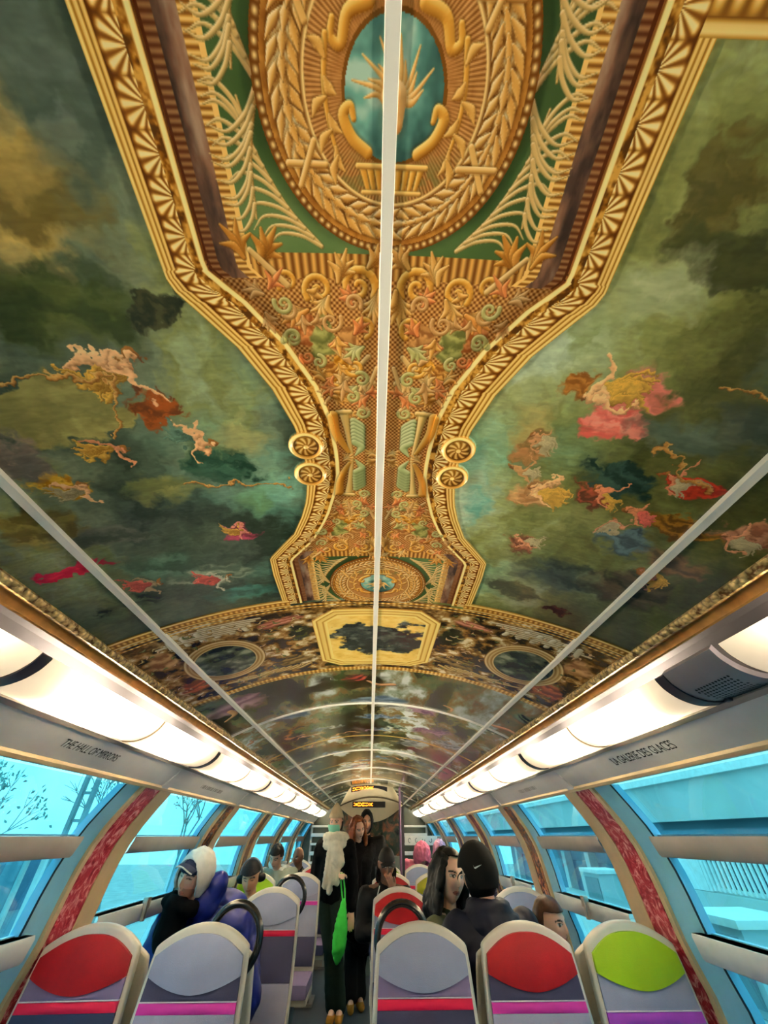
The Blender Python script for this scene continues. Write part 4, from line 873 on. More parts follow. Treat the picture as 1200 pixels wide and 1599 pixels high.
for z, x, lab in ((2.95, -4.6, 'lower'), (3.45, -4.6, 'upper'), (3.9, -6.4, 'far')):
    bm = bmesh.new(); tube(bm, [(x, y, z + .10 * math.sin(y * .2)) for y in range(-6, 40, 3)], .012, 6); tag(obj('overhead_wire', bm, STEEL), '%s overhead electric wire beyond the left windows' % lab, 'wire', 'overhead wires')
def bush(name, x, y, h, r, n, lab, seed, cat='tree', grp='bare trees outside', leaves=True):
    rg = random.Random(seed); root = empty(name, (x, y, G)); tag(root, lab, cat, grp)
    bm = bmesh.new(); tips = []
    def br(p, d, l, rad, dep):
        q = p + d * l; m_ = p + d * l * .5 + Vector((rg.uniform(-1, 1), rg.uniform(-1, 1), 0)) * l * .07
        tube(bm, [p, m_, q], [rad, rad * .85, rad * .65], 5); tips.append(q)
        if dep:
            for _ in range(3 if dep > 1 else 4):
                br(q, (d + Vector((rg.uniform(-1, 1), rg.uniform(-1, 1), rg.uniform(-.3, .7))) * .75).normalized(), l * rg.uniform(.55, .8), rad * .6, dep - 1)
    br(Vector((0, 0, 0)), Vector((0, 0, 1)), h * .36, r, 4)
    obj('trunk', bm, TWIG, root)
    if leaves:
        bm = bmesh.new()
        for t in tips[len(tips) // 4:]:
            for _ in range(2):
                c = t + Vector((rg.gauss(0, .1), rg.gauss(0, .1), rg.gauss(0, .1))); e_ = Euler((rg.uniform(0, 6), rg.uniform(0, 6), 0)).to_matrix()
                bm.faces.new([bm.verts.new(c + e_ @ Vector(v)) for v in ((-.05, 0, 0), (0, -.03, .01), (.06, 0, 0), (0, .03, .01))])
        obj('foliage', bm, LEAFD, root, smooth=False)
bush('bare_tree', -8.6, 10.5, 4.0, .05, 0, 'sparse bushy tree beyond the nearest left window', 1)
bush('bare_tree', -8.7, 17.5, 5.0, .07, 0, 'bare tree beyond the second left window', 2)
bush('bare_tree', -8.3, 22.5, 5.5, .08, 0, 'tall bare tree beyond the third left window', 3)
bush('bare_tree', 10.9, 6, 5.6, .06, 0, 'bare tree rising above the viaduct outside the right windows', 4, leaves=False)
root = empty('platform_shelter', (-5.6, 8.0, G + .542)); tag(root, 'white framed glass platform shelter seen through the second left window', 'shelter')
bm = bmesh.new(); box(bm, (0, 0, 2.05), (1.5, 3.4, .10), bevel=.02); obj('roof', bm, FENCE, root)
for x in (-.65, .65):
    for y in (-1.6, 0, 1.6): bm = bmesh.new(); box(bm, (x, y, 1.0), (.07, .07, 2.0)); obj('post', bm, FENCE, root)
bm = bmesh.new(); box(bm, (-.66, 0, 1.1), (.02, 3.2, 1.5)); obj('pane', bm, GLASS, root)
bm = bmesh.new(); box(bm, (-.2, 0, .45), (.4, 2.2, .06)); box(bm, (-.2, -1, .23), (.06, .06, .44)); box(bm, (-.2, 1, .23), (.06, .06, .44)); obj('bench', bm, STEEL, root)
root = empty('station_sign', (-4.6, 4.3, G + .542)); tag(root, 'platform post with a small lit green sign outside the nearest left window', 'sign')
bm = bmesh.new(); tube(bm, [(0, 0, 0), (0, 0, 2.3)], .05, 10); obj('post', bm, STEEL, root)
bm = bmesh.new(); box(bm, (0, 0, 1.95), (.10, .62, .26), bevel=.02); obj('sign_box', bm, FENCE, root)
bm = bmesh.new(); box(bm, (.055, 0, 1.95), (.01, .34, .16)); obj('lit_face', bm, mat('lit_green_face', (.05, .7, .35), .5, emit=(.05, .8, .4), estr=1.0), root)
root = empty('platform_building', (-13, 13, G)); inv = Matrix.Translation(root.location).inverted(); tag(root, 'long grey blue building behind the platform on the left', 'building')
bm = bmesh.new(); box(bm, (-13.6, 14, G + 1.3), (3, 18, 2.6)); put(obj('wall', bm, BLDG))
bm = bmesh.new(); box(bm, (-13.6, 14, G + 2.66), (3.6, 18.6, .14)); put(obj('roof', bm, FENCE))
for k in range(8): bm = bmesh.new(); box(bm, (-12.08, 6.4 + k * 2.1, G + 1.4), (.06, 1.2, 1.3)); put(obj('window', bm, WINDK))
bm = bmesh.new(); box(bm, (-7.3, 3, G + .99), (.12, 6, .9)); tag(obj('platform_barrier', bm, FENCE), 'pale solid barrier along the back of the platform', 'barrier')
# ------------------------------------------------------------------ seats
SHELL = mat('cream_seat_shell', rgb(206, 198, 186), .33, noise=.03)
FAB = {'red': mat('crimson_headrest', rgb(140, 2, 14), .55, noise=.16, scale=9, bump=.1, bscale=300), 'grey': mat('blue_grey_headrest', rgb(134, 140, 168), .6, noise=.07, scale=8, bump=.1, bscale=300),
       'green': mat('lime_headrest', rgb(140, 172, 14), .55, noise=.10, scale=8, bump=.1, bscale=300), 'olive': mat('olive_headrest', rgb(128, 124, 12), .55, noise=.10, scale=8), 'tan': mat('tan_headrest', rgb(186, 160, 96), .55, noise=.1)}
NAVY = mat('dark_slate_fabric', rgb(48, 48, 78), .6, noise=.12, scale=9, bump=.1, bscale=300)
LGREY = mat('light_grey_fabric', rgb(132, 134, 158), .6, noise=.10, scale=7, bump=.1, bscale=300)
MAUVE = mat('mauve_fabric', rgb(106, 94, 132), .6, noise=.10, scale=7)
DNAVY = mat('navy_blue_fabric', rgb(32, 44, 78), .6, noise=.2, scale=5)
PINK = {'crimson': mat('crimson_pink_stripe', rgb(204, 22, 66), .6, noise=.08), 'magenta': mat('magenta_stripe', rgb(190, 48, 150), .6, noise=.1), 'purple': mat('purple_stripe', rgb(150, 60, 176), .6, noise=.1)}
PIPE = mat('pale_piping', rgb(214, 204, 216), .6)
HOOP = mat('black_grab_tube', rgb(16, 16, 18), .22, spec=.7)
SEATW = [(.36, .200), (.60, .212), (.85, .208), (1.00, .200), (1.055, .194)]
ZC1, ZT1 = 1.055, 1.122
def sw(z): return float(np.interp(z, [p[0] for p in SEATW], [p[1] for p in SEATW]))
def top_z(u, inset=0.): return (ZC1 + (ZT1 - ZC1) * (1 - abs(u) ** 2.1)) - inset
def sy(z): return -.135 + (z - .42) * .2           # recline: the top leans back (+y)
def backsheet(zl, zu, wf, off, nu=20, nt=10, bulge=.006):
    P = []
    for i in range(nt + 1):
        r = []
        for j in range(nu + 1):
            u = -1 + 2 * j / nu; z = zl(u) + (zu(u) - zl(u)) * i / nt
            r.append(Vector((u * wf(z), sy(z) - off - bulge * (1 - u * u) * math.sin(math.pi * min(1, max(0, i / nt)) * .9 + .15), z)))
        P.append(r)
    return P
def make_seat(color, upper, stripe, lower, zst=.905, hoop=0, plain=False):
    root = empty('train_seat')
    # shell
    bm = bmesh.new(); P = backsheet(lambda u: .36, lambda u: top_z(u), sw, 0, 22, 14, 0)
    solid(bm, P, lambda i, j: Vector((0, .045, 0)))
    bmesh.ops.bevel(bm, geom=[e for e in bm.edges if e.calc_face_angle(0) > .6], offset=.012, segments=3, affect='EDGES', profile=.6)
    obj('shell', bm, SHELL, root)
    ins = .016
    wf = lambda z: sw(z) - ins
    lens_lo = lambda u: .932 + .046 * abs(u) ** 1.8
    def pad(nm, zl, zu, m, off=.010, bl=.006, w=wf, lab=None, par=root):
        bm = bmesh.new(); P = backsheet(zl, zu, w, off, 20, 8, bl); solid(bm, P, (0, off + .004, 0))
        o = obj(nm, bm, m, par); 
        if lab: o['label'] = lab
        return o
    pad('headrest', lens_lo, lambda u: top_z(u, .030 - .006 * abs(u)), FAB[color], .016, .010)
    if not plain:
        pad('upper_cover', lambda u: zst + .017, lambda u: min(lens_lo(u) - .001, .979), upper, .010, .004)
        pad('piping', lambda u: zst + .0135, lambda u: zst + .0168, PIPE, .013, .004)
        pad('stripe_band', lambda u: zst - .014, lambda u: zst + .0133, PINK[stripe], .012, .005)
        pad('lower_cover', lambda u: .68, lambda u: zst - .0145, lower[0], .012, .006)
        pad('lumbar_cover', lambda u: .50, lambda u: .678, lower[1], .014, .006)
    # cushion and pedestal
    bm = bmesh.new(); box(bm, (0, -.36, .435), (.415, .46, .085), bevel=.026); obj('cushion', bm, MAUVE if color != 'green' else LGREY, root)
    bm = bmesh.new(); box(bm, (0, -.34, .375), (.42, .44, .035), bevel=.012); obj('seat_pan', bm, SHELL, root)
    bm = bmesh.new(); box(bm, (0, -.26, .18), (.14, .26, .36), bevel=.02); box(bm, (0, -.26, .012), (.22, .34, .024)); obj('pedestal', bm, GREYBAR, root)
    if hoop:
        q = empty('grab_handle'); 
        bm = bmesh.new(); c = Vector((hoop * .108 + (.03 if hoop < 0 else 0), .079, 1.062)); tube(bm, [c + Vector((math.cos(t) * .112, 0, math.sin(t) * .112)) for t in np.linspace(0, 2 * math.pi, 36, endpoint=False)], .0155, 12, closed=True)
        tube(bm, [c + Vector((-hoop * .10, 0, -.05)), c + Vector((-hoop * .08, -.05, -.07))], .012, 8); tube(bm, [c + Vector((hoop * .05, 0, -.10)), c + Vector((hoop * .045, -.05, -.09))], .012, 8)
        bpy.data.objects.remove(q); o = obj('grab_handle', bm, HOOP, root); o['label'] = 'black ring grab handle'
    return root
XS = [-1.165, -.70, .235, .69, 1.145]
GRP = 'patterned train seats facing the viewpoint'
def place(root, x, Y, lab, rz=0., grp=GRP): root.location = (x, Y, 0); root.rotation_euler = (0, 0, rz); tag(root, lab, 'seat', grp)
R0 = 2.45; ROWY = [R0, R0 + 1.55, R0 + 3.07, R0 + 4.60, R0 + 6.15]
GB = (LGREY, DNAVY)
row1 = [('red', MAUVE, 'crimson', (DNAVY, LGREY), .905, 0, 'crimson headed seat beside the left window in the front row'), ('grey', NAVY, 'magenta', (LGREY, NAVY), .900, 1, 'grey headed aisle seat in the front row left of the aisle, with ring handle'),
        ('grey', MAUVE, 'crimson', (NAVY, DNAVY), .905, -1, 'grey headed aisle seat in the front row right of the aisle, with red stripe'), ('red', NAVY, 'magenta', (LGREY, NAVY), .895, 0, 'crimson headed middle seat in the front row right of the aisle'),
        ('green', LGREY, 'purple', (MAUVE, NAVY), .868, 0, 'lime green headed seat beside the right window in the front row')]
for x, a in zip(XS, row1):
    place(make_seat(*a[:6]), x, ROWY[0], a[6], math.radians(2.5 if x < -1 else 0))
row2 = [('green', LGREY, 'crimson', (LGREY, NAVY), .905, 0, 'seat behind the sleeper in the navy jacket by the left window'), ('grey', LGREY, 'crimson', (NAVY, LGREY), .895, 1, 'grey headed aisle seat with ring handle, second row left of the aisle'),
        ('red', LGREY, 'crimson', (LGREY, NAVY), .9, 0, 'crimson headed aisle seat seen through a ring handle, second row right of the aisle'), ('grey', NAVY, 'magenta', (LGREY, NAVY), .9, 0, 'seat hidden behind the embracing couple, second row'), ('grey', LGREY, 'crimson', (LGREY, NAVY), .9, 0, 'grey headed seat by the right window behind the black capped passenger')]
row3 = [('green', LGREY, 'crimson', (LGREY, NAVY), .9, 0, 'lime headed window seat behind the passenger in headphones'), ('grey', LGREY, 'magenta', (LGREY, NAVY), .9, 0, 'grey headed aisle seat, third row left of the aisle'),
        ('red', LGREY, 'crimson', (LGREY, NAVY), .9, 0, 'crimson headed seat behind the passenger with a hand on the chin'), ('olive', LGREY, 'crimson', (LGREY, NAVY), .9, 0, 'olive headed middle seat beside the long haired woman being kissed'), ('grey', NAVY, 'magenta', (LGREY, NAVY), .9, 0, 'grey headed window seat, third row on the right')]
row4 = [('grey', LGREY, 'crimson', (LGREY, NAVY), .9, 0, 'seat behind the passenger looking down by the left window, fourth row'), ('red', LGREY, 'crimson', (LGREY, NAVY), .9, 1, 'crimson headed aisle seat with ring handle beside the standing scarf wearer'),
        ('green', LGREY, 'crimson', (LGREY, NAVY), .9, 0, 'lime headed aisle seat, fourth row right of the aisle'), ('grey', LGREY, 'crimson', (LGREY, NAVY), .9, 0, 'grey headed middle seat in front of the pink jackets'), ('red', NAVY, 'magenta', (LGREY, NAVY), .9, 0, 'crimson headed window seat, fourth row on the right')]
row5 = [('grey', LGREY, 'crimson', (LGREY, NAVY), .9, 0, 'seat behind the bald passenger by the left window, fifth row'), ('grey', LGREY, 'crimson', (LGREY, NAVY), .9, 0, 'grey headed aisle seat, fifth row left of the aisle'),
        ('grey', LGREY, 'crimson', (LGREY, NAVY), .9, 0, 'grey headed aisle seat, fifth row right of the aisle'), ('tan', LGREY, 'crimson', (LGREY, NAVY), .9, 0, 'tan headed middle seat beside the pink jackets, fifth row'), ('grey', NAVY, 'magenta', (LGREY, NAVY), .9, 0, 'window seat behind the pink jackets, fifth row on the right')]
for Y, row in zip(ROWY[1:], (row2, row3, row4, row5)):
    for x, a in zip(XS, row): place(make_seat(*a[:6]), x, Y, a[6])
GRP2 = 'seats turned away behind the front row'
for x, lab in zip(XS, ('seat turned away, back to back with the crimson window seat on the left', 'seat turned away, back to back with the grey aisle seat on the left', 'seat turned away, back to back with the grey aisle seat on the right', 'seat turned away on which the black capped passenger sits', 'seat turned away on which the child sits')):
    place(make_seat('grey', LGREY, 'crimson', (LGREY, NAVY), .9, 0), x, ROWY[0] + .154, lab, math.pi, GRP2)
for o_ in [o for o in COL.objects if o.get('group') == GRP2]: o_.scale = (1, 1, .955)
# ------------------------------------------------------------------ people
from mathutils import noise as mnoise
def capsule(bm, a, b, ra, rb, seg=12, flat=None):
    a, b = Vector(a), Vector(b); d = b - a
    if d.length < 1e-5: d = Vector((0, 0, 1e-4)); b = a + d
    t = d.normalized(); u = t.orthogonal().normalized()
    if flat is not None:
        u = (Vector(flat[0]) - t * t.dot(Vector(flat[0]))).normalized()
    v = t.cross(u); fu = flat[1] if flat else 1.; rings = []
    for k in range(1, 4):
        an = math.pi / 2 * (1 - k / 3); rings.append((a - t * ra * math.sin(an), ra * math.cos(an)))
    for k in range(0, 3):
        an = math.pi / 2 * (k / 3); rings.append((b + t * rb * math.sin(an), rb * math.cos(an)))
    VV = [[bm.verts.new(p + (u * math.cos(q) * fu + v * math.sin(q)) * r) for q in np.linspace(0, 2 * math.pi, seg, endpoint=False)] for p, r in rings]
    va, vb = bm.verts.new(a - t * ra), bm.verts.new(b + t * rb)
    for k in range(seg): bm.faces.new((va, VV[0][(k + 1) % seg], VV[0][k])); bm.faces.new((vb, VV[-1][k], VV[-1][(k + 1) % seg]))
    for A, B in zip(VV, VV[1:]):
        for k in range(seg): bm.faces.new((A[k], A[(k + 1) % seg], B[(k + 1) % seg], B[k]))
def chain(bm, pts, rs, seg=12, flat=None):
    for i in range(len(pts) - 1): capsule(bm, pts[i], pts[i + 1], rs[i], rs[i + 1], seg, flat)
def fuse(bm, voxel, smooth=3, wrinkle=0., wscale=9., seed=0):
    """melt overlapping closed pieces into one continuous surface"""
    bmesh.ops.recalc_face_normals(bm, faces=bm.faces[:])
    me = bpy.data.meshes.new('fuse'); bm.to_mesh(me); bm.free(); o = bpy.data.objects.new('fuse', me); COL.objects.link(o)
    r = o.modifiers.new('r', 'REMESH'); r.mode = 'VOXEL'; r.voxel_size = voxel; r.use_smooth_shade = True
    if smooth: s = o.modifiers.new('s', 'SMOOTH'); s.factor = .5; s.iterations = smooth
    bpy.context.view_layer.update(); dg = bpy.context.evaluated_depsgraph_get(); out = bpy.data.meshes.new_from_object(o.evaluated_get(dg)); bpy.data.objects.remove(o); bpy.data.meshes.remove(me)
    if wrinkle:
        off = Vector((seed * 3.1, seed * 1.7, seed)); ns = [v.normal.copy() for v in out.vertices]
        for v, n in zip(out.vertices, ns):
            p = v.co * wscale + off; f = mnoise.noise(p + Vector((mnoise.noise(p * .6), 0, mnoise.noise(p * .5 + Vector((5, 0, 0))))) * 1.3)
            v.co += n * wrinkle * (abs(f) * 2 - .5 + .35 * mnoise.noise(p * 2.3))
    return out
def head_dir_pos(d):
    """surface of a head (face towards -y, chin down) in metres for a unit direction"""
    x, y, z = d; ax, ay, az = .076, .097, .114
    if z < 0: az = .116
    px, py, pz = x * ax, y * ay, z * az
    if z < -.05:
        t = min(1, (-z - .05) / .95); px *= 1 - .34 * t ** 1.3
        if y < 0: py *= 1 - .10 * t; py -= .012 * t * t * max(0, -y) ** .5
        else: py *= 1 - .30 * t
    if y > 0: py *= 1.06
    g = lambda cx, cz, sx, sz: math.exp(-((x - cx) / sx) ** 2 - ((z - cz) / sz) ** 2) if y < 0 else 0
    py -= .022 * g(0, -.20, .13, .16) + .012 * g(0, .02, .11, .22)       # nose
    py += .011 * (g(.42, .10, .20, .12) + g(-.42, .10, .20, .12))        # eye sockets
    py -= .006 * (g(.38, .27, .26, .09) + g(-.38, .27, .26, .09))        # brow
    py -= .007 * g(0, -.52, .26, .07) + .006 * g(0, -.64, .24, .06)      # lips
    py -= .010 * g(0, -.88, .30, .14)                                    # chin
    px += (.005 if x > 0 else -.005) * (g(.62, -.16, .22, .2) + g(-.62, -.16, .22, .2))
    return Vector((px, py, pz))
def head_bm(bm, M, k=1., seg=36, rings=28):
    VV = []
    for i in range(1, rings):
        th = math.pi * i / rings
        VV.append([bm.verts.new(M @ (head_dir_pos((math.sin(th) * math.sin(a), -math.sin(th) * math.cos(a), math.cos(th))) * k)) for a in np.linspace(0, 2 * math.pi, seg, endpoint=False)])
    t, b = bm.verts.new(M @ (head_dir_pos((0, 0, 1)) * k)), bm.verts.new(M @ (head_dir_pos((0, 0, -1)) * k))
    for q in range(seg): bm.faces.new((t, VV[0][q], VV[0][(q + 1) % seg])); bm.faces.new((b, VV[-1][(q + 1) % seg], VV[-1][q]))
    for A, B in zip(VV, VV[1:]):
        for q in range(seg): bm.faces.new((A[q], B[q], B[(q + 1) % seg], A[(q + 1) % seg]))
    for e in (-1, 1):                                                     # ears
        c = M @ (Vector((e * .076, .012, -.004)) * k); capsule(bm, c + M.to_3x3() @ Vector((0, .004, .018)) * k, c + M.to_3x3() @ Vector((0, -.002, -.018)) * k, .014 * k, .010 * k, 8)
SKINM = {}
def skin_mat(name):
    if name in SKINM: return SKINM[name]
    m = bpy.data.materials.new(name); m.use_nodes = True; nt = m.node_tree; p = nt.nodes['Principled BSDF']
    a = nt.nodes.new('ShaderNodeVertexColor'); a.layer_name = 'tone'; n = nt.nodes.new('ShaderNodeTexNoise'); n.inputs['Scale'].default_value = 60
    mx = nt.nodes.new('ShaderNodeMixRGB'); mx.blend_type = 'MULTIPLY'; mx.inputs[0].default_value = .12; t = nt.nodes.new('ShaderNodeTexCoord')
    nt.links.new(t.outputs['Object'], n.inputs['Vector']); nt.links.new(a.outputs['Color'], mx.inputs[1]); nt.links.new(n.outputs['Color'], mx.inputs[2]); nt.links.new(mx.outputs[0], p.inputs['Base Color'])
    p.inputs['Roughness'].default_value = .5; p.inputs['Subsurface Weight'].default_value = .08; p.inputs['Subsurface Radius'].default_value = (.01, .004, .002); SKINM[name] = m; return m
def paint_skin(me, Mi, k, tone, brow, lip, stubble=None, closed=False, makeup=0):
    att = me.color_attributes.new('tone', 'FLOAT_COLOR', 'POINT'); n = len(me.vertices); buf = np.ones((n, 4), np.float32); tone = np.array(tone); brow = np.array(brow); lip = np.array(lip)
    for i, v in enumerate(me.vertices):
        q = Mi @ v.co / k; c = tone.copy()
        if q.y < -.02 and abs(q.x) < .08 and abs(q.z) < .13:
            ex = abs(q.x) - .031; ez = q.z - .010
            if stubble is not None and q.z < -.035 + .35 * abs(abs(q.x) - .02) * 0 and not (abs(q.x) < .012 and q.z > -.05):
                c = c * .45 + np.array(stubble) * .55
            ck = math.exp(-((abs(q.x) - .04) / .02) ** 2 - ((q.z + .03) / .022) ** 2); c = c + (np.array([.10, -.01, -.01])) * ck * .6
            e = (ex / .0145) ** 2 + (ez / (.0032 if closed else .0062)) ** 2
            if e < 1:
                c = np.array([.035, .022, .018]) if (closed or ex ** 2 + ez ** 2 < .0058 ** 2) else np.array([.62, .58, .55])
            elif not closed and (ex / .017) ** 2 + ((ez - .0015) / .0085) ** 2 < 1: c = brow * .6
            b = (abs(q.x) - .033) / .020; bz = q.z - .030 + .004 * b * b
            if abs(b) < 1 and abs(bz) < .0042: c = brow
            if (q.x / (.023 - abs(q.z + .0605) * .7)) ** 2 < 1 and abs(q.z + .0605) < .0095: c = lip if abs(q.z + .0605) > .0014 else lip * .45
            if abs(abs(q.x) - .007) < .0045 and abs(q.z + .036) < .003 and q.y < -.1: c = c * .45
        buf[i, :3] = c
    att.data.foreach_set('color', buf.ravel())
def hand(bm, W, D, N, s=1., curl=.5, side=1):
    """palm and five fingers at wrist W pointing along D, back of the hand towards N"""
    D = Vector(D).normalized(); N = Vector(N); N = (N - D * N.dot(D)).normalized(); X = D.cross(N) * side
    for k in range(4):
        o = (k - 1.5) * .019 * s; capsule(bm, W + X * o * .6 + D * .012 * s, W + X * o + D * .085 * s, .013 * s, .011 * s, 8)
        L = (.070, .078, .073, .056)[k] * s; a = W + X * o + D * .088 * s; d = D.copy(); r = .0092 * s
        for j, f in enumerate((.45, .32, .23)):
            d = (d * math.cos(curl * .7) - N * math.sin(curl * .7)).normalized(); b = a + d * L * f; capsule(bm, a, b, r, r * .9, 8); a = b; r *= .9
    a = W + D * .02 * s - X * .022 * s; b = a + (D * .6 - X * .75 - N * .25).normalized() * .045 * s; c = b + (D * .9 - X * .15 - N * .4).normalized() * .034 * s
    capsule(bm, a, b, .014 * s, .011 * s, 8); capsule(bm, b, c, .011 * s, .009 * s, 8)
def rot(yaw, nod=0, roll=0): return Matrix.Rotation(math.radians(yaw), 4, 'Z') @ Matrix.Rotation(math.radians(nod), 4, 'X') @ Matrix.Rotation(math.radians(roll), 4, 'Y')
TONES = {'light': (.80, .41, .29), 'pale': (.88, .52, .38), 'warm': (.76, .37, .24), 'tan': (.58, .29, .17), 'brown': (.13, .058, .032), 'dark': (.085, .038, .022)}
class Fig:
    def __init__(s, lab, head, yaw, nod, roll, k=1., cat='person', group=None, base=None):
        s.k = k; s.H = Vector(head); s.HM = Matrix.Translation(s.H) @ rot(yaw, nod, roll); s.R = s.HM.to_3x3()
        b = base or Vector((s.H.x, s.H.y, 0)); s.root = empty('person', b); s.inv = Matrix.Translation(s.root.location).inverted(); tag(s.root, lab, cat, group)
    def hp(s, x, y, z): return s.HM @ (Vector((x, y, z)) * s.k)
    def put(s, name, mesh, m, lab=None, par=None):
        o = obj(name, mesh, m, None); o.parent = par or s.root; o.matrix_parent_inverse = Matrix.Identity(4) if par else s.inv
        if lab: o['label'] = lab
        return o
    def skeleton(s, hip, chest, shl, shr, el, wl, er, wr, knees, feet, toes):
        s.hip, s.chest, s.sh, s.el, s.wr, s.kn, s.ft, s.toe = Vector(hip), Vector(chest), [Vector(shl), Vector(shr)], [Vector(el), Vector(er)], [Vector(wl), Vector(wr)], [Vector(x) for x in knees], [Vector(x) for x in feet], [Vector(x) for x in toes]
        s.neck = (s.sh[0] + s.sh[1]) / 2 + Vector((0, 0, .03 * s.k))
    def seated(s, hip, yaw, lean=0., spread=.36, arms='lap', shdy=0.):
        """default seated skeleton under the head; yaw = facing of the body (0 looks to -y)"""
        k = s.k; R = Matrix.Rotation(math.radians(yaw), 3, 'Z'); h = Vector(hip); nb = s.hp(0, .03, -.165); w = spread * k / 2
        loc = lambda x, y, z: h + R @ Vector((x * k, y * k, z * k))
        top = Vector((nb.x, nb.y, nb.z - .06 * k)); ax = R @ Vector((1, 0, 0)); fw = R @ Vector((0, -1, 0))
        shl, shr = top - ax * w, top + ax * w
        el, er = shl - ax * .06 * k + fw * .06 * k + Vector((0, 0, -.27 * k)), shr + ax * .06 * k + fw * .06 * k + Vector((0, 0, -.27 * k))
        wl, wr = h + fw * .26 * k - ax * .07 * k + Vector((0, 0, .13 * k)), h + fw * .26 * k + ax * .07 * k + Vector((0, 0, .13 * k))
        s.skeleton(h, (h + top) / 2, shl, shr, el, wl, er, wr, [loc(-.10, -.42, .02), loc(.10, -.42, .02)], [loc(-.10, -.46, -.40), loc(.10, -.46, -.40)], [loc(-.11, -.60, -.43), loc(.11, -.60, -.43)]); s.ax, s.fw = ax, fw
    def body(s, tone, brow=(.03, .02, .015), lip=None, voxel=.0055, stubble=None, closed=False, curl=.5):
        k = s.k; bm = bmesh.new(); head_bm(bm, s.HM, k)
        capsule(bm, s.hp(0, .022, -.06), s.neck, .050 * k, .056 * k)
        for i in (0, 1):
            chain(bm, [s.sh[i], s.el[i], s.wr[i]], [.050 * k, .040 * k, .027 * k]); D = (s.wr[i] - s.el[i]).normalized(); N = getattr(s, 'handN', [Vector((0, 0, 1)), Vector((0, 0, 1))])[i]
            hand(bm, s.wr[i], getattr(s, 'handD', [D, D])[i], N, k, curl, 1 if i == 0 else -1)
            capsule(bm, s.neck, s.sh[i], .056 * k, .055 * k); capsule(bm, s.sh[i] * .6 + s.sh[1 - i] * .4 - Vector((0, 0, .06 * k)), s.hip + (s.sh[i] - s.sh[1 - i]) * .2, .095 * k, .10 * k)
            e = s.hip + (s.sh[i] - s.sh[1 - i]).normalized() * .09 * k
            chain(bm, [e, s.kn[i], s.ft[i]], [.082 * k, .058 * k, .040 * k]); capsule(bm, s.ft[i], s.toe[i], .036 * k, .026 * k)
        me = fuse(bm, voxel, 1); t = TONES[tone]; paint_skin(me, s.HM.inverted(), k, t, brow, lip or (t[0] * .85, t[1] * .5, t[2] * .5), stubble, closed)
        return s.put('body', me, skin_mat('skin_' + tone))
    def coat(s, name, m, r=.13, arm=.068, voxel=.014, wrinkle=.008, wscale=9, hem=None, collar=True, seed=1, skirt=None, lab=None):
        k = s.k; bm = bmesh.new(); r *= k; arm *= k; c = (s.sh[0] + s.sh[1]) / 2
        for i in (0, 1):
            q = s.sh[i] * .62 + s.sh[1 - i] * .38; chain(bm, [q - Vector((0, 0, .05 * k)), s.chest + (q - c) * .95, s.hip + (q - c) * .9], [r * .86, r, r * 1.02])
            capsule(bm, s.neck - Vector((0, 0, .05 * k)), s.sh[i], arm * 1.1, arm * 1.05)
            e = s.wr[i] + (s.el[i] - s.wr[i]) * .10; chain(bm, [s.sh[i], s.el[i], e], [arm * 1.08, arm, arm * .78])
            if skirt: chain(bm, [s.hip + (q - c) * .8, Vector(skirt[i])], [r * 1.02, r * .88])
        capsule(bm, s.sh[0] * .85 + s.sh[1] * .15 - Vector((0, 0, .06 * k)), s.sh[1] * .85 + s.sh[0] * .15 - Vector((0, 0, .06 * k)), r * .80, r * .80)
        if collar: capsule(bm, s.neck - Vector((0, 0, .02)), s.neck + Vector((0, 0, .025 * k)), .075 * k, .07 * k)
        return s.put(name, fuse(bm, voxel, 7, wrinkle, wscale, seed), m, lab)
    def legs(s, m, r=(.10, .075, .058), name='trousers', wrinkle=.005, seed=3):
        k = s.k; bm = bmesh.new()
        for i in (0, 1):
            e = s.hip + (s.sh[i] - s.sh[1 - i]).normalized() * .085 * k; chain(bm, [e, s.kn[i], s.ft[i] + (s.kn[i] - s.ft[i]) * .06], [x * k for x in r])
        capsule(bm, s.hip - Vector((.07 * k, 0, 0)), s.hip + Vector((.07 * k, 0, 0)), .115 * k, .115 * k)
        return s.put(name, fuse(bm, .013, 2, wrinkle, 8, seed), m)
    def shoes(s, m):
        k = s.k
        for i in (0, 1):
            bm = bmesh.new(); a, b = s.ft[i], s.toe[i]; capsule(bm, Vector((a.x, a.y + .02 * k, .045 * k)), Vector((b.x, b.y, .035 * k)), .046 * k, .036 * k); capsule(bm, Vector((a.x, a.y, .05 * k)), Vector((a.x, a.y, .13 * k)), .046 * k, .048 * k)
            s.put('shoe', fuse(bm, .008, 2), m)
    def shellcap(s, name, m, test, g=(1.1, 1.1, 1.1), off=(0, 0, 0), th=.010, seg=72, rings=54, warp=None, wr=0., par=None, lab=None):
        """a thick shell over the head kept where test(dir) holds: hair caps, hoods, hats"""
        bm = bmesh.new(); VV = []; k = s.k
        for i in range(0, rings + 1):
            th_ = math.pi * min(max(i, .15), rings - .15) / rings; row = []
            for a in np.linspace(0, 2 * math.pi, seg, endpoint=False):
                d = Vector((math.sin(th_) * math.sin(a), -math.sin(th_) * math.cos(a), math.cos(th_))); p = Vector((d.x * .080 * g[0], d.y * .104 * g[1], d.z * .118 * g[2])) + Vector(off)
                if wr: p *= 1 + wr * mnoise.noise(d * 4 + Vector((g[0] * 9, 0, 0)))
                if warp: p = warp(p, d)
                row.append((bm.verts.new(s.hp(*p)), d))
            VV.append(row)
        for i in range(rings):
            for q in range(seg):
                f = [VV[i][q], VV[i + 1][q], VV[i + 1][(q + 1) % seg], VV[i][(q + 1) % seg]]
                if all(test(x[1]) for x in f): bm.faces.new([x[0] for x in f])
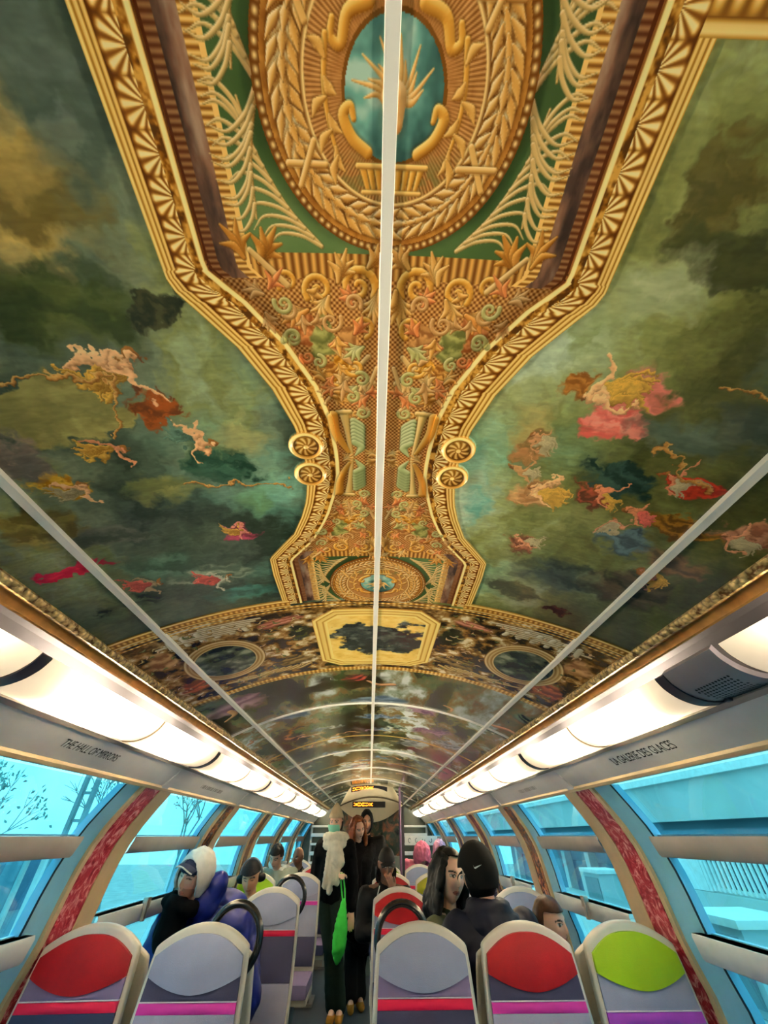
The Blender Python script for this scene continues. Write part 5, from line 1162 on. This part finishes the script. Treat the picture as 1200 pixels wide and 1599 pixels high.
        bmesh.ops.delete(bm, geom=[v for v in bm.verts if not v.link_faces], context='VERTS'); bmesh.ops.recalc_face_normals(bm, faces=bm.faces[:])
        
        for _ in range(4):
            bmesh.ops.smooth_vert(bm, verts=[v for v in bm.verts if v.is_boundary], factor=.5, use_axis_x=True, use_axis_y=True, use_axis_z=True)
        bmesh.ops.solidify(bm, geom=bm.faces[:], thickness=th * k); bmesh.ops.smooth_vert(bm, verts=bm.verts[:], factor=.4, use_axis_x=True, use_axis_y=True, use_axis_z=True)
        return s.put(name, bm, m, lab, par)
    def visor(s, m, ang=0., w=.075, l=.075, z=.045, name='cap_peak', par=None, edge=None, tilt=-.25):
        bm = bmesh.new(); P = []
        for i in range(7):
            t = i / 6; P.append([s.hp(w * math.sin(u) * (1 - .12 * t), -(.080 + .018 * math.cos(u) * 1 + l * t * math.cos(u * .75)) , z + tilt * l * t - .022 * abs(math.sin(u)) ** 2 * (1 + t * .3)) for u in np.linspace(-1.25, 1.25, 15)])
        solid(bm, P, s.R @ Vector((0, 0, .006))); o = s.put(name, bm, m, None, par)
        if edge:
            bm = bmesh.new(); tube(bm, [Vector(p) + s.R @ Vector((0, 0, .003)) for p in P[-1]], .0045, 6); s.put('peak_edge', bm, edge, None, o)
        return o
def sm(name, c, **k): return mat(name, rgb(*c), **{**dict(rough=.75, noise=.12, scale=14, spec=.18), **k})
NAVYJ = sm('navy_nylon', (10, 24, 100), rough=.45, noise=.25); BLACKW = sm('black_wool', (6, 6, 8), rough=.85, spec=.08); BLACKN = sm('black_nylon', (7, 8, 11), rough=.6, spec=.12); HAIRK = sm('black_hair', (9, 7, 7), rough=.5, noise=.5, scale=60); HAIRB = sm('brown_hair', (52, 32, 20), rough=.42, noise=.4, scale=60)
HOODW = sm('off_white_jersey', (206, 204, 200), bump=.2, bscale=90); OLIVE = sm('olive_green_jacket', (62, 66, 44), rough=.6); DENIM = sm('dark_trousers', (20, 24, 36)); SHOE = sm('black_shoe', (16, 16, 18), rough=.4)
face_open = lambda d, a=.60, dn=-.15: not (d.y < 0 and math.hypot(d.x, (d.z - dn) * .82) < a)

# 1 sleeper with the white hood
f = Fig('passenger asleep against the left window in white hood, cap and navy puffer jacket', at(302, 1369, 3.42), -17, 6, 13, base=Vector((-1.05, 3.6, 0)))
f.seated((-1.03, 3.62, .62), -8, spread=.42); c_ = Vector((-.07, 0, 0)); f.sh = [f.sh[0] + Vector((.10, .06, -.03)), f.sh[1] + Vector((.16, .10, -.02))]; f.el[0] = f.sh[0] + Vector((-.02, -.08, -.27)); f.el[1] = f.sh[1] + Vector((.08, -.04, -.27)); f.neck = (f.sh[0] + f.sh[1]) / 2 + Vector((-.03, -.02, .05))
f.body('light', closed=True, voxel=.0045, stubble=(.16, .09, .07)); jk = f.coat('puffer_jacket', NAVYJ, .165, .098, wrinkle=.016, wscale=8, seed=2); f.legs(DENIM); f.shoes(SHOE)
h = f.shellcap('hood', HOODW, lambda d: face_open(d, .72, -.25) and d.z > -.6 - .3 * max(0, d.y), (1.40, 1.32, 1.20), (0, .018, .006), .014, wr=.05)
f.shellcap('cap_crown', sm('navy_cap', (30, 36, 62)), lambda d: d.z > .22, (1.10, 1.10, 1.10), th=.006)
f.visor(sm('navy_cap', (30, 36, 62)), l=.062, z=.072, edge=HOODW, tilt=-.05)
bm = bmesh.new(); n0 = f.hp(0, -.02, -.14); 
for t in np.linspace(0, 2 * math.pi, 9)[:-1]: capsule(bm, f.hp(.085 * math.sin(t), -.01 - .10 * math.cos(t), -.125 + .012 * math.cos(t)), f.hp(.085 * math.sin(t + .78), -.01 - .10 * math.cos(t + .78), -.125 + .012 * math.cos(t + .78)), .040, .040)
capsule(bm, f.hp(-.03, -.09, -.11), f.hp(.03, -.09, -.11), .038, .038); capsule(bm, f.hp(0, -.06, -.15), f.hp(0, -.05, -.26), .08, .09); f.put('neck_scarf', fuse(bm, .009, 2, .006, 14, 4), BLACKW)
bm = bmesh.new()
for k_ in range(7): 
    a_ = math.radians(-70 + 40 * k_); capsule(bm, f.neck + Vector((.16 * math.sin(a_) + .03, .10 - .02 * math.cos(a_), .015 + .055 * abs(math.sin(a_ / 2)))), f.neck + Vector((.16 * math.sin(a_ + .7) + .03, .10 - .02 * math.cos(a_ + .7), .015 + .055 * abs(math.sin((a_ + .7) / 2)))), .058, .058)
capsule(bm, f.hp(.10, .08, -.13), f.hp(.125, .11, -.03), .085, .072); capsule(bm, f.hp(.10, .06, -.12), f.hp(.03, .12, -.14), .08, .08)
f.put('jacket_hood', fuse(bm, .012, 3, .010, 10, 6), NAVYJ)
bm = bmesh.new(); zp = [f.neck + Vector((-.10 + .03 * t, -.19 - .02 * t, -.10 - .16 * t)) for t in np.linspace(0, 1, 6)]; tube(bm, zp, .004, 6); f.put('zip', bm, sm('grey_zip', (150, 160, 176), metal=.5, rough=.3), None, jk)

# 2 headphones
f = Fig('passenger in black beanie and headphones looking down by the left window', at(392, 1371, 4.96), 2, 17, -4, base=Vector((-1.08, 5.2, 0)))
f.seated((-1.08, 5.22, .62), 0); f.body('tan', voxel=.006, closed=True); f.coat('jacket', OLIVE, .13, .075, seed=5); f.legs(DENIM); f.shoes(SHOE)
f.shellcap('beanie', sm('black_knit', (16, 16, 20), bump=.4, bscale=120), lambda d: d.z > .30 - .25 * max(0, d.y), (1.12, 1.12, 1.12), th=.010)
hp_ = None
bm = bmesh.new(); tube(bm, [f.hp(.100 * math.sin(t), .01, .012 + .130 * math.cos(t)) for t in np.linspace(-1.45, 1.45, 16)], .010, 8); b_ = f.put('headphones', bm, sm('grey_headband', (92, 94, 104), rough=.35))
for e in (-1, 1): bm = bmesh.new(); capsule(bm, f.hp(e * .086, .012, -.005), f.hp(e * .104, .012, -.005), .036, .032, 14); f.put('ear_cup', bm, sm('black_plastic', (18, 18, 20), rough=.3), None, b_)

# 3 dark haired passenger looking down
f = Fig('dark haired passenger in grey green parka looking down by the left window', at(432, 1337, 6.55), -16, 30, 8, base=Vector((-1.12, 6.8, 0)))
f.seated((-1.10, 6.82, .62), 5, spread=.40); f.body('light', voxel=.006, closed=True); f.coat('parka', sm('grey_green_parka', (132, 138, 124)), .14, .08, seed=7); f.legs(DENIM); f.shoes(SHOE)
f.shellcap('hair', HAIRK, lambda d: d.z > .25 - .55 * max(0, d.y) + (.12 if d.y < -.2 else 0) - (.28 if abs(d.x) > .75 and d.y > -.45 else 0), (1.10, 1.08, 1.10), (0, .004, .004), .016, wr=.06)
bm = bmesh.new(); pts_ = [f.neck + Vector((.10 * math.sin(t), .05 - .09 * math.cos(t), .05 + .03 * math.cos(t + 2))) for t in np.linspace(-2.6, 2.6, 14)]; chain(bm, pts_, [.030] * 14, 8); f.put('hood_lining', fuse(bm, .009, 2, .006, 30, 4), HOODW)

# 4 bald passenger
f = Fig('bald passenger in a dark jacket by the left window near the end wall', at(466, 1338, 7.95), -30, 14, 4, base=Vector((-1.1, 8.3, 0)))
f.seated((-1.10, 8.32, .62), -10); f.body('brown', voxel=.007, stubble=(.03, .02, .015)); f.coat('jacket', BLACKN, .135, .075, seed=9); f.legs(DENIM); f.shoes(SHOE)

# 5 hand-on-chin passenger
f = Fig('seated passenger in black cap and black hooded jacket resting a hand on the chin', at(604, 1350, 5.12), 6, 16, 0, base=Vector((.22, 5.25, 0)))
f.seated((.20, 5.26, .62), 0, spread=.40); f.wr[0] = f.hip + Vector((.02, -.26, .14)); f.el[0] = f.sh[0] + Vector((-.03, -.06, -.25)); f.wr[1] = f.hp(.045, -.125, -.155); f.el[1] = f.sh[1] + Vector((.10, -.22, -.22)); f.handD = [f.wr[0] - f.el[0], (f.hp(.012, -.115, -.06) - f.wr[1])]; f.handN = [Vector((0, 0, 1)), Vector((.4, -.9, 0))]
f.body('brown', voxel=.005, curl=.7); f.coat('jacket', BLACKN, .14, .064, seed=11, lab='black jacket with pale piping'); f.legs(sm('blue_jeans', (22, 30, 62))); f.shoes(SHOE)
f.shellcap('cap', BLACKN, lambda d: d.z > .24, (1.12, 1.14, 1.16), th=.010); f.visor(BLACKN, l=.055, z=.048, tilt=-.2)
f.shellcap('hood', BLACKN, lambda d: face_open(d, .9, -.1) and -.95 < d.z < .2 and d.y > -.3, (1.30, 1.35, 1.3), (0, .03, -.06), .012, wr=.06)
for e in (-1, 1):
    bm = bmesh.new(); tube(bm, bend([f.neck + Vector((e * .06, -.085, .03)), f.neck + Vector((e * .085, -.15, -.06)), f.neck + Vector((e * .07, -.17, -.20))], 5), .005, 6); f.put('hood_cord', bm, HOODW, 'white hood cord')

# 6 seated man in the black cap, seen from behind
f = Fig('passenger seen from behind in black cap with white swoosh and navy jacket, kissing', at(746, 1364, 2.93), 205, 6, 4, base=Vector((.66, 2.98, 0)))
f.seated((.66, 2.98, .62), 188, spread=.37); f.sh = [x + Vector((0, 0, .012)) for x in f.sh]; f.el[0] = f.sh[0] + f.fw * .14 + Vector((.02, 0, -.22)); f.wr[1] = Vector((.45, 3.2, .95)); f.el[1] = f.sh[1] + f.fw * .12 + Vector((-.04, 0, -.22))
f.body('light', voxel=.005); f.coat('jacket', sm('dark_navy_jacket', (7, 11, 30), rough=.6, noise=.3), .150, .076, wrinkle=.012, wscale=8, seed=13); f.legs(DENIM); f.shoes(SHOE)
cp = f.shellcap('cap', sm('black_cap_cloth', (7, 6, 6), rough=.85), lambda d: d.z > .14 - .72 * max(0, min(1, d.y * 1.6 + .25)), (1.26, 1.24, 1.18), (0, .004, .006), .008)
f.visor(sm('black_cap_cloth', (13, 12, 12)), l=.05, z=.02, par=cp)
f.shellcap('hair', HAIRK, lambda d: d.y > -.15 and -.80 < d.z < .1, (1.14, 1.10, 1.06), th=.012)
bm = bmesh.new(); chain(bm, [f.neck + Vector((.078 * math.sin(t), .01 + .078 * math.cos(t), .055)) for t in np.linspace(0, 2 * math.pi, 13)], [.046] * 13, 8); chain(bm, [f.neck + Vector((.115 * math.sin(t), .01 + .085 * math.cos(t), -.005)) for t in np.linspace(0, 2 * math.pi, 13)], [.062] * 13, 8); f.put('collar', fuse(bm, .010, 2, .005, 16, 8), sm('dark_navy_jacket', (7, 11, 30)))
bm = bmesh.new(); sw_ = [(-.019, .006, 0), (-.0165, -.005, .0022), (-.012, -.0062, .0036), (-.004, -.0036, .0033), (.008, -.0006, .0020), (.022, .0030, .0004)]
def cap_surf(x, z):
    ph = math.radians(46) + x / .11; q = math.sqrt(max(0, 1 - ((z - .006) / (.118 * 1.18)) ** 2)); return f.hp(math.sin(ph) * (.080 * 1.26 * q + .0105), math.cos(ph) * (.104 * 1.24 * q + .0105) + .004, z)
up = [cap_surf(-(x + .010), z + .030 + w_) for x, z, w_ in sw_]; lo = [cap_surf(-(x + .010), z + .030 - w_) for x, z, w_ in sw_]
solid(bm, [up, lo], f.R @ (Vector((.72, .69, 0)) * .0015)); f.put('swoosh_mark', bm, mat('white_embroidery', rgb(232, 232, 226), .6), 'small white swoosh mark', cp)

# 7 long haired woman being kissed
f = Fig('woman with long black hair and olive jacket facing the camera, being kissed', at(703, 1369, 3.19), 22, 4, 7, base=Vector((.36, 3.2, 0)))
f.seated((.34, 3.22, .62), 60, spread=.36); f.kn = [Vector((.20, 3.62, .62)), Vector((.36, 3.64, .62))]; f.ft = [Vector((.20, 3.68, .10)), Vector((.36, 3.70, .10))]; f.toe = [Vector((.18, 3.82, .05)), Vector((.36, 3.84, .05))]; f.body('pale', voxel=.0042, lip=(.52, .16, .14)); f.coat('jacket', OLIVE, .13, .074, seed=15); f.legs(DENIM); f.shoes(SHOE)
def long_hair(f, m, length, side=1., width=.085, voxel=.008, part=0., seed=1, name='hair', front=True):
    bm = bmesh.new()
    for t in np.linspace(-1.2, 1.2, 9):
        for q in (.25, .6, .95):
            capsule(bm, f.hp(.076 * math.sin(t) * math.cos(q - .5), .02 + .03 * math.cos(t), .02 + .092 * math.cos(t * .75)), f.hp(.086 * math.sin(t), .05 * q + .03, .02 + .08 * math.cos(t) * (1.1 - q)), .030, .030, 8)
    for e in (-1, 1):
        for j in range(4):
            y0 = -.035 + .035 * j if front else .01 + .03 * j; a = f.hp(e * .078, y0, .02); b = f.hp(e * (.092 + .004 * j), y0 + .005, -.10); c = Vector((b.x, b.y, b.z - length * (.9 + .1 * math.sin(seed + j * 2 + e)))); 
            chain(bm, [f.hp(e * .05, y0 * .7, .085), a, b, (b + c) / 2 + Vector((e * .01, 0, 0)), c], [.024, .024, .028, .030, .016], 8)
    for x in (-.06, -.03, 0, .03, .06):
        a = f.hp(x, .10, .0); c = Vector((a.x, a.y + .02, a.z - length)); chain(bm, [f.hp(x * .8, .08, .06), a, c], [.03, .034, .025], 8)
    return f.put(name, fuse(bm, voxel, 2, .006, 22, seed), m)
long_hair(f, HAIRK, .12); f.shellcap('hair_crown', HAIRK, lambda d: d.z > .52 + .35 * min(0, d.y + .1) * -1 or (d.y > -.30 and d.z > -.3), (1.16, 1.14, 1.13), (0, .006, .004), .012)

# 8 child
f = Fig('child with bobbed brown hair in yellow top looking out at the right', at(861, 1441, 3.12), 38, 6, -4, k=.86, base=Vector((1.10, 3.15, 0)))
f.seated((1.03, 3.10, .62), 110, spread=.30); f.kn = [Vector((.98, 3.42, .62)), Vector((1.12, 3.42, .62))]; f.ft = [Vector((.98, 3.46, .28)), Vector((1.12, 3.46, .28))]; f.toe = [Vector((.98, 3.58, .25)), Vector((1.12, 3.58, .25))]; f.wr = [Vector((1.10, 3.3, .72)), Vector((1.0, 3.35, .72))]; f.sh = [x + Vector((0, 0, -.02)) for x in f.sh]; f.body('pale', voxel=.0042); f.coat('top', sm('yellow_orange_top', (214, 150, 56)), .12, .066, seed=17); f.legs(DENIM); f.shoes(SHOE)
f.shellcap('hair', HAIRB, lambda d: (d.z > .42 or (d.y > -.12 and d.z > -.80)), (1.12, 1.10, 1.09), (0, .006, .004), .012, wr=.03)

# 9 pink jackets at the back
PINKJ = sm('rose_pink_nylon', (222, 118, 150), rough=.45, noise=.2); PINKL = sm('pale_mauve_nylon', (204, 158, 192), rough=.45, noise=.2)
f = Fig('passenger slumped forward in a bright pink puffer jacket at the far right', at(660, 1337, 7.7), 10, 55, 8, base=Vector((.72, 8.1, 0)))
f.seated((.70, 8.15, .62), 0, spread=.36); f.body('light', voxel=.008); f.coat('puffer_jacket', PINKJ, .16, .10, wrinkle=.014, wscale=8, seed=19); f.legs(DENIM); f.shoes(SHOE)
f.shellcap('hood', PINKJ, lambda d: face_open(d, .5), (1.6, 1.5, 1.35), (0, .02, 0), .02, wr=.12)
f = Fig('passenger in a pale mauve hooded jacket beside the far right window', at(687, 1331, 7.75), -10, 20, 4, base=Vector((1.12, 8.1, 0)))
f.seated((1.14, 8.15, .62), 0, spread=.30); f.body('light', voxel=.008); f.coat('puffer_jacket', PINKL, .14, .085, wrinkle=.012, wscale=8, seed=21); f.legs(DENIM); f.shoes(SHOE)
f.shellcap('hood', PINKL, lambda d: face_open(d, .62, -.1), (1.35, 1.3, 1.3), (0, .02, 0), .02, wr=.1)

# 10 standing figures in the aisle
def standing(f, hip, feet, toes, spread=.36, yaw=0., wl=None, wr=None, el=None, er=None):
    nb = f.hp(0, .03, -.165); top = nb + Vector((0, 0, -.06)); R = Matrix.Rotation(math.radians(yaw), 3, 'Z'); ax = R @ Vector((1, 0, 0)); fw = R @ Vector((0, -1, 0)); h = Vector(hip); shl, shr = top - ax * spread / 2, top + ax * spread / 2
    f.skeleton(h, (h + top) / 2, shl, shr, el or shl - ax * .05 + Vector((0, .02, -.29)), wl or shl - ax * .06 + fw * .06 + Vector((0, 0, -.54)), er or shr + ax * .05 + Vector((0, .02, -.29)), wr or shr + ax * .06 + fw * .06 + Vector((0, 0, -.54)),
               [(Vector(feet[i]) + h) / 2 + Vector((0, 0, -.02)) + fw * .02 for i in (0, 1)], feet, toes); f.ax, f.fw = ax, fw
BEIGE = sm('beige_knit', (178, 162, 136), bump=.5, bscale=140); SCARF = sm('ivory_scarf', (218, 208, 192), bump=.4, bscale=120); MASK = sm('mint_face_mask', (150, 226, 200), rough=.6, noise=.03); OCHRE = sm('ochre_suede', (178, 120, 42), noise=.25)
YS = 6.20
hd = at(525, 1285, YS); fa, fb = at(517, 1568, 6.2), at(534, 1568, 6.2)
f = Fig('standing passenger in beige beanie, mint face mask and long ivory scarf', hd, -14, 4, 0, k=1.0, base=Vector((hd.x, YS, 0)))
standing(f, (hd.x, YS + .02, .92), [(fa.x + .02, YS, .08), (fb.x - .02, YS, .08)], [(fa.x, YS - .15, .04), (fb.x - .02, YS - .15, .04)], .36, -8)
f.body('pale', voxel=.005); f.coat('coat', BLACKW, .135, .072, wrinkle=.008, seed=23); f.legs(sm('dark_green_trousers', (22, 34, 26)), (.105, .085, .075)); f.shoes(OCHRE)
f.shellcap('beanie', BEIGE, lambda d: d.z > .20 - .40 * max(0, d.y), (1.20, 1.18, 1.24), (0, .006, .012), .014, warp=lambda p, d: Vector((p.x * (1 - .55 * max(0, d.z - .5)), p.y * (1 - .4 * max(0, d.z - .5)), p.z + .10 * max(0, d.z - .55))))
f.shellcap('face_mask', MASK, lambda d: d.y < -.30 and -.80 < d.z < -.02 and abs(d.x) < .85, (1.10, 1.20, 1.06), (0, -.006, 0), .006)
f.shellcap('hair', HAIRB, lambda d: d.y > -.1 and -.7 < d.z < .2, (1.12, 1.12, 1.05), th=.014)
bm = bmesh.new()
for t in np.linspace(0, 2 * math.pi, 13)[:-1]:
    q = t + .53
    for dz in (-.0, -.07): capsule(bm, f.neck + Vector((.115 * math.sin(t), -.01 - .11 * math.cos(t), .045 + dz + .02 * math.cos(t))), f.neck + Vector((.115 * math.sin(q), -.01 - .11 * math.cos(q), .045 + dz + .02 * math.cos(q))), .052, .052)
capsule(bm, f.neck + Vector((.02, -.13, -.04)), f.neck + Vector((.05, -.15, -.16)), .075, .08)
for j, (x0, x1, L) in enumerate(((-.075, -.105, .30), (-.035, -.05, .35), (.005, .0, .27), (.035, .03, .28))):
    a = f.neck + Vector((x0 + .02, -.15, -.06)); chain(bm, [a, a + Vector(((x1 - x0) * .5, -.03, -L * .5)), a + Vector((x1 - x0, -.02, -L))], [.034, .032, .034], 8)
f.put('scarf', fuse(bm, .010, 2, .006, 24, 3), SCARF)

hd = at(560, 1294, 6.74); fa, fb = at(546, 1570, 6.25), at(556, 1562, 6.35)
f = Fig('standing woman with long auburn hair and long black coat, head tilted', hd, 30, 18, -16, k=.98, base=Vector((hd.x, 6.62, 0)))
standing(f, (hd.x - .03, 6.62, .92), [(fa.x, 6.52, .08), (fb.x + .03, 6.60, .08)], [(fa.x + .01, 6.37, .04), (fb.x + .06, 6.46, .04)], .36, 10, wr=at(517 * 0 + 570, 1386, 6.45), er=at(573, 1350, 6.55))
f.wr[0] = at(533, 1366, 6.03); f.el[0] = f.sh[0] + Vector((-.07, -.02, -.27)); gw = f.wr[0] + (f.wr[0] - f.el[0]).normalized() * .07
f.body('pale', voxel=.005, lip=(.5, .18, .16)); f.coat('coat', BLACKW, .140, .074, wrinkle=.008, seed=25, skirt=[(fa.x - .01, 6.44, .62), (fb.x + .05, 6.5, .50)]); f.legs(BLACKN, (.10, .09, .085)); f.shoes(OCHRE)
HAIRA = sm('auburn_hair', (104, 52, 24), rough=.4, noise=.5, scale=50); long_hair(f, HAIRA, .46, seed=3); f.shellcap('hair_crown', HAIRA, lambda d: d.z > .52 + .35 * min(0, d.y + .1) * -1 or (d.y > -.30 and d.z > -.3), (1.16, 1.14, 1.13), (0, .006, .004), .012)
# green bag on her arm
bt = at(529, 1402, 5.97); bb = at(528, 1508, 5.97)
root = empty('tote_bag', Vector((bb.x, 5.97, bb.z))); inv = Matrix.Translation(root.location).inverted(); tag(root, 'bright green cloth tote bag hanging in the aisle from a black coat sleeve', 'bag')
bm = bmesh.new(); H_ = bt.z - bb.z; prof = [(0, .012), (.06, .038), (.18, .066), (.35, .078), (.55, .070), (.75, .052), (.9, .034), (1.0, .018)]
R_ = [[Vector((bb.x + .02 * (t - .3) * 2 + math.cos(a) * r * 1.0, 5.97 + math.sin(a) * r * .75, bb.z + t * H_)) for a in np.linspace(0, 2 * math.pi, 14, endpoint=False)] for t, r in prof]
VV = [[bm.verts.new(p) for p in r] for r in R_]
for A, B in zip(VV, VV[1:]):
    for q in range(14): bm.faces.new((A[q], A[(q + 1) % 14], B[(q + 1) % 14], B[q]))
bm.faces.new(VV[0][::-1]); bm.faces.new(VV[-1]); me = fuse(bm, .010, 1, .008, 13, 2)
GREENB = sm('green_cotton', (60, 200, 74), rough=.65, noise=.1); o = obj('bag_body', me, GREENB); o.parent = root; o.matrix_parent_inverse = inv
for dx in (-.012, .014):
    bm = bmesh.new(); a = R_[-1][0].lerp(R_[-1][7], .5); tube(bm, bend([a + Vector((dx, 0, -.02)), (a + gw) / 2 + Vector((dx * 1.4, 0, 0)), Vector((gw.x + dx * .8, gw.y, gw.z + .015))], 6), .008, 8); o = obj('strap', bm, GREENB); o.parent = root; o.matrix_parent_inverse = inv

hd = at(573, 1284, 6.98)
f = Fig('tall standing passenger in a black hooded jacket at the back of the aisle', hd, 4, 6, 0, base=Vector((hd.x + .05, 7.02, 0)))
standing(f, (hd.x + .05, 7.02, .93), [(hd.x - .05, 7.02, .08), (hd.x + .16, 7.02, .08)], [(hd.x - .06, 6.87, .04), (hd.x + .17, 6.87, .04)], .40, 0)
f.body('warm', voxel=.006); cj = f.coat('jacket', BLACKN, .140, .078, seed=27); f.legs(BLACKN); f.shoes(SHOE)
f.shellcap('hood', BLACKN, lambda d: face_open(d, .58, -.12) and d.z > -.93, (1.22, 1.24, 1.22), (0, .016, .006), .012, wr=.05)
bm = bmesh.new(); box(bm, f.chest + Vector((.075, -.152, .12)), (.05, .006, .010)); f.put('chest_tag', bm, HOODW, 'small pale tag', cj)
# ------------------------------------------------------------------ back wall (behind the viewpoint) and far end
bm = bmesh.new(); box(bm, (0, YB - .03, 1.05), (2.9, .05, 2.1)); tag(obj('wall_back', bm, WHITE), 'cream wall behind the viewpoint', 'wall', kind='structure')
ENDM = mat('end_wall_dark_green', rgb(58, 72, 62), .3, noise=.25, scale=3)
bm = bmesh.new(); box(bm, (0, YE + .03, 1.05), (2.9, .05, 2.1)); tag(obj('wall_front', bm, ENDM), 'dark green end wall of the deck', 'wall', kind='structure')
YH = 7.35
def arcpts(px0, py0, pxm, pym, px1, py1, Y, n=24):      # parabola through three seen points at depth Y
    xs = np.linspace(px0, px1, n); A = np.polyfit([px0, pxm, px1], [py0, pym, py1], 2); return [at(float(x), float(np.polyval(A, x)), Y) for x in xs]
root = empty('display_bulkhead', (at(580, 1250, YH).x, YH, 1.6)); inv = Matrix.Translation(root.location).inverted(); tag(root, 'cream oval bulkhead hanging from the ceiling with two lit orange displays', 'display board')
def put(o): o.parent = root; o.matrix_parent_inverse = inv; return o
HB = mat('cream_bulkhead', rgb(214, 202, 174), .35, noise=.04)
top = arcpts(531, 1257, 580, 1205, 629, 1254, YH); midl = arcpts(531, 1258, 580, 1243, 629, 1255, YH)
n = len(top); bm = bmesh.new(); P = [[top[j] * (1 - k / 5) + midl[j] * (k / 5) + Vector((0, .10 * (1 - k / 5) , 0)) for j in range(n)] for k in range(6)]; solid(bm, P, (0, .10, 0)); put(obj('upper_board', bm, HB))
mid2 = arcpts(531, 1259.5, 580, 1246, 629, 1256.5, YH); bot = arcpts(531, 1261, 582, 1284, 629, 1258, YH)
bm = bmesh.new(); P = [[mid2[j] * (1 - k / 5) + bot[j] * (k / 5) for j in range(n)] for k in range(6)]; solid(bm, P, (0, .14, 0)); put(obj('lower_board', bm, HB))
bm = bmesh.new(); tube(bm, [p + Vector((0, -.012, -.003)) for p in arcpts(531, 1258.5, 580, 1244.5, 629, 1255.5, YH)], .009, 8); put(obj('arc_groove_trim', bm, mat('brown_trim', rgb(92, 78, 58), .5)))  # brown trim along the arc between the two boards
LED = mat('lit_orange_leds', (1, .36, .04), .5, emit=(1, .30, .02), estr=3.0); SCR = mat('black_display_glass', (.015, .014, .018), .12)
def display(x0, y0, x1, y1, Y, sag, nm, frac):
    a, b = at(x0, y0, Y), at(x1, y1, Y); nx = 24; zc = lambda t: sag * (1 - (2 * t - 1) ** 2)
    bm = bmesh.new(); P = [[Vector((a.x + (b.x - a.x) * t, Y, zz + zc(t))) for t in np.linspace(0, 1, nx)] for zz in (a.z, b.z)]; solid(bm, P, (0, .02, 0)); scr = put(obj(nm, bm, SCR))
    rg = random.Random(int(x0)); bm = bmesh.new(); h = a.z - b.z; zc0 = (a.z + b.z) / 2; t = .04
    while t < frac:
        w_ = rg.choice((.012, .02, .026)); hh = h * rg.choice((.38, .46, .3)); 
        for dz in ((0,) if rg.random() < .4 else (.22 * h, -.2 * h)):
            box(bm, (a.x + (b.x - a.x) * (t + w_ / 2), Y - .003, zc0 + zc(t) + dz), ((b.x - a.x) * w_, .004, hh * (.5 if dz else 1)))
        t += w_ + .010
    o = obj('led_lettering', bm, LED); o.parent = scr
display(549, 1229, 605, 1237.5, YH - .012 + .045, .025, 'upper_display', .62)
display(551, 1251.5, 602, 1261, YH - .016, .0, 'lower_display', .62)
# dark painted partition under the board, glass screen, pole
p0, p1 = at(536, 1262, 7.75), at(626, 1336, 7.75)
bm = bmesh.new(); box(bm, ((p0.x + p1.x) / 2, 7.75, (p0.z + p1.z) / 2), (p1.x - p0.x, .04, p0.z - p1.z)); tag(obj('painted_partition', bm, veined('dark_green_picture', rgb(14, 26, 22), rgb(34, 48, 38), rgb(120, 72, 48), .2, 5)), 'dark green painted partition beneath the display board', 'partition')
bm = bmesh.new(); box(bm, ((p0.x + p1.x) / 2, 7.8, p1.z / 2), (p1.x - p0.x, .03, p1.z - .02)); tag(obj('lower_partition', bm, mat('grey_green_partition', rgb(120, 136, 130), .3)), 'grey green lower partition under the dark painted one', 'partition')
pp = at(625.5, 1300, 7.3)
bm = bmesh.new(); tube(bm, [(pp.x, 7.3, 0), (pp.x, 7.3, H0 + .62)], .017, 10); tag(obj('grab_pole', bm, mat('mauve_pole', rgb(112, 82, 116), .3, metal=.3)), 'vertical purple grab pole right of the dark painted partition', 'pole')
bm = bmesh.new(); box(bm, (pp.x + .06, 7.72, 1.35), (.05, .06, 1.3)); tag(obj('partition_post', bm, DARK), 'dark upright post at the right edge of the painted partition', 'post')
for sd, x0, x1 in (('left', -1.15, -.52), ('right', .52, 1.15)):
    root = empty('rack_rails', ((x0 + x1) / 2, YE - .12, 1.2)); inv = Matrix.Translation(root.location).inverted(); tag(root, 'stack of white horizontal rails at the %s of the end wall' % sd, 'rack')
    for k in range(8):
        bm = bmesh.new(); box(bm, ((x0 + x1) / 2, YE - .10, .62 + k * .135), (x1 - x0, .05, .035 if k % 2 else .055), bevel=.008); o = obj('rail', bm, FRAMEW); o.parent = root; o.matrix_parent_inverse = inv
    for x in (x0, x1):
        bm = bmesh.new(); box(bm, (x, YE - .06, 1.1), (.04, .05, 1.1)); o = obj('upright', bm, GREYBAR); o.parent = root; o.matrix_parent_inverse = inv
a, b = at(632, 1305, 9.3), at(692, 1320, 9.3)
root = empty('pictogram_sign', ((a.x + b.x) / 2, 9.3, (a.z + b.z) / 2)); tag(root, 'white sign strip with small grey pictograms at the far right end', 'sign')
bm = bmesh.new(); box(bm, (0, 0, 0), (b.x - a.x, .015, a.z - b.z), bevel=.004); obj('board', bm, FENCE, root)
for k in range(5):
    bm = bmesh.new(); x = (k - 2) * (b.x - a.x) * .185; hgt = (a.z - b.z)
    tube(bm, [(x + .022 * math.cos(t), -.010, hgt * .02 + .03 * math.sin(t)) for t in np.linspace(.4 + k, 5.2 + k * .7, 12)], .007, 6); obj('pictogram', bm, STEEL, root)
bm = bmesh.new(); tube(bm, [(b.x - .03, 9.31, 0), (b.x - .03, 9.31, a.z)], .012, 8); o = obj('support', bm, STEEL); o.parent = root; o.matrix_parent_inverse = Matrix.Translation(root.location).inverted()
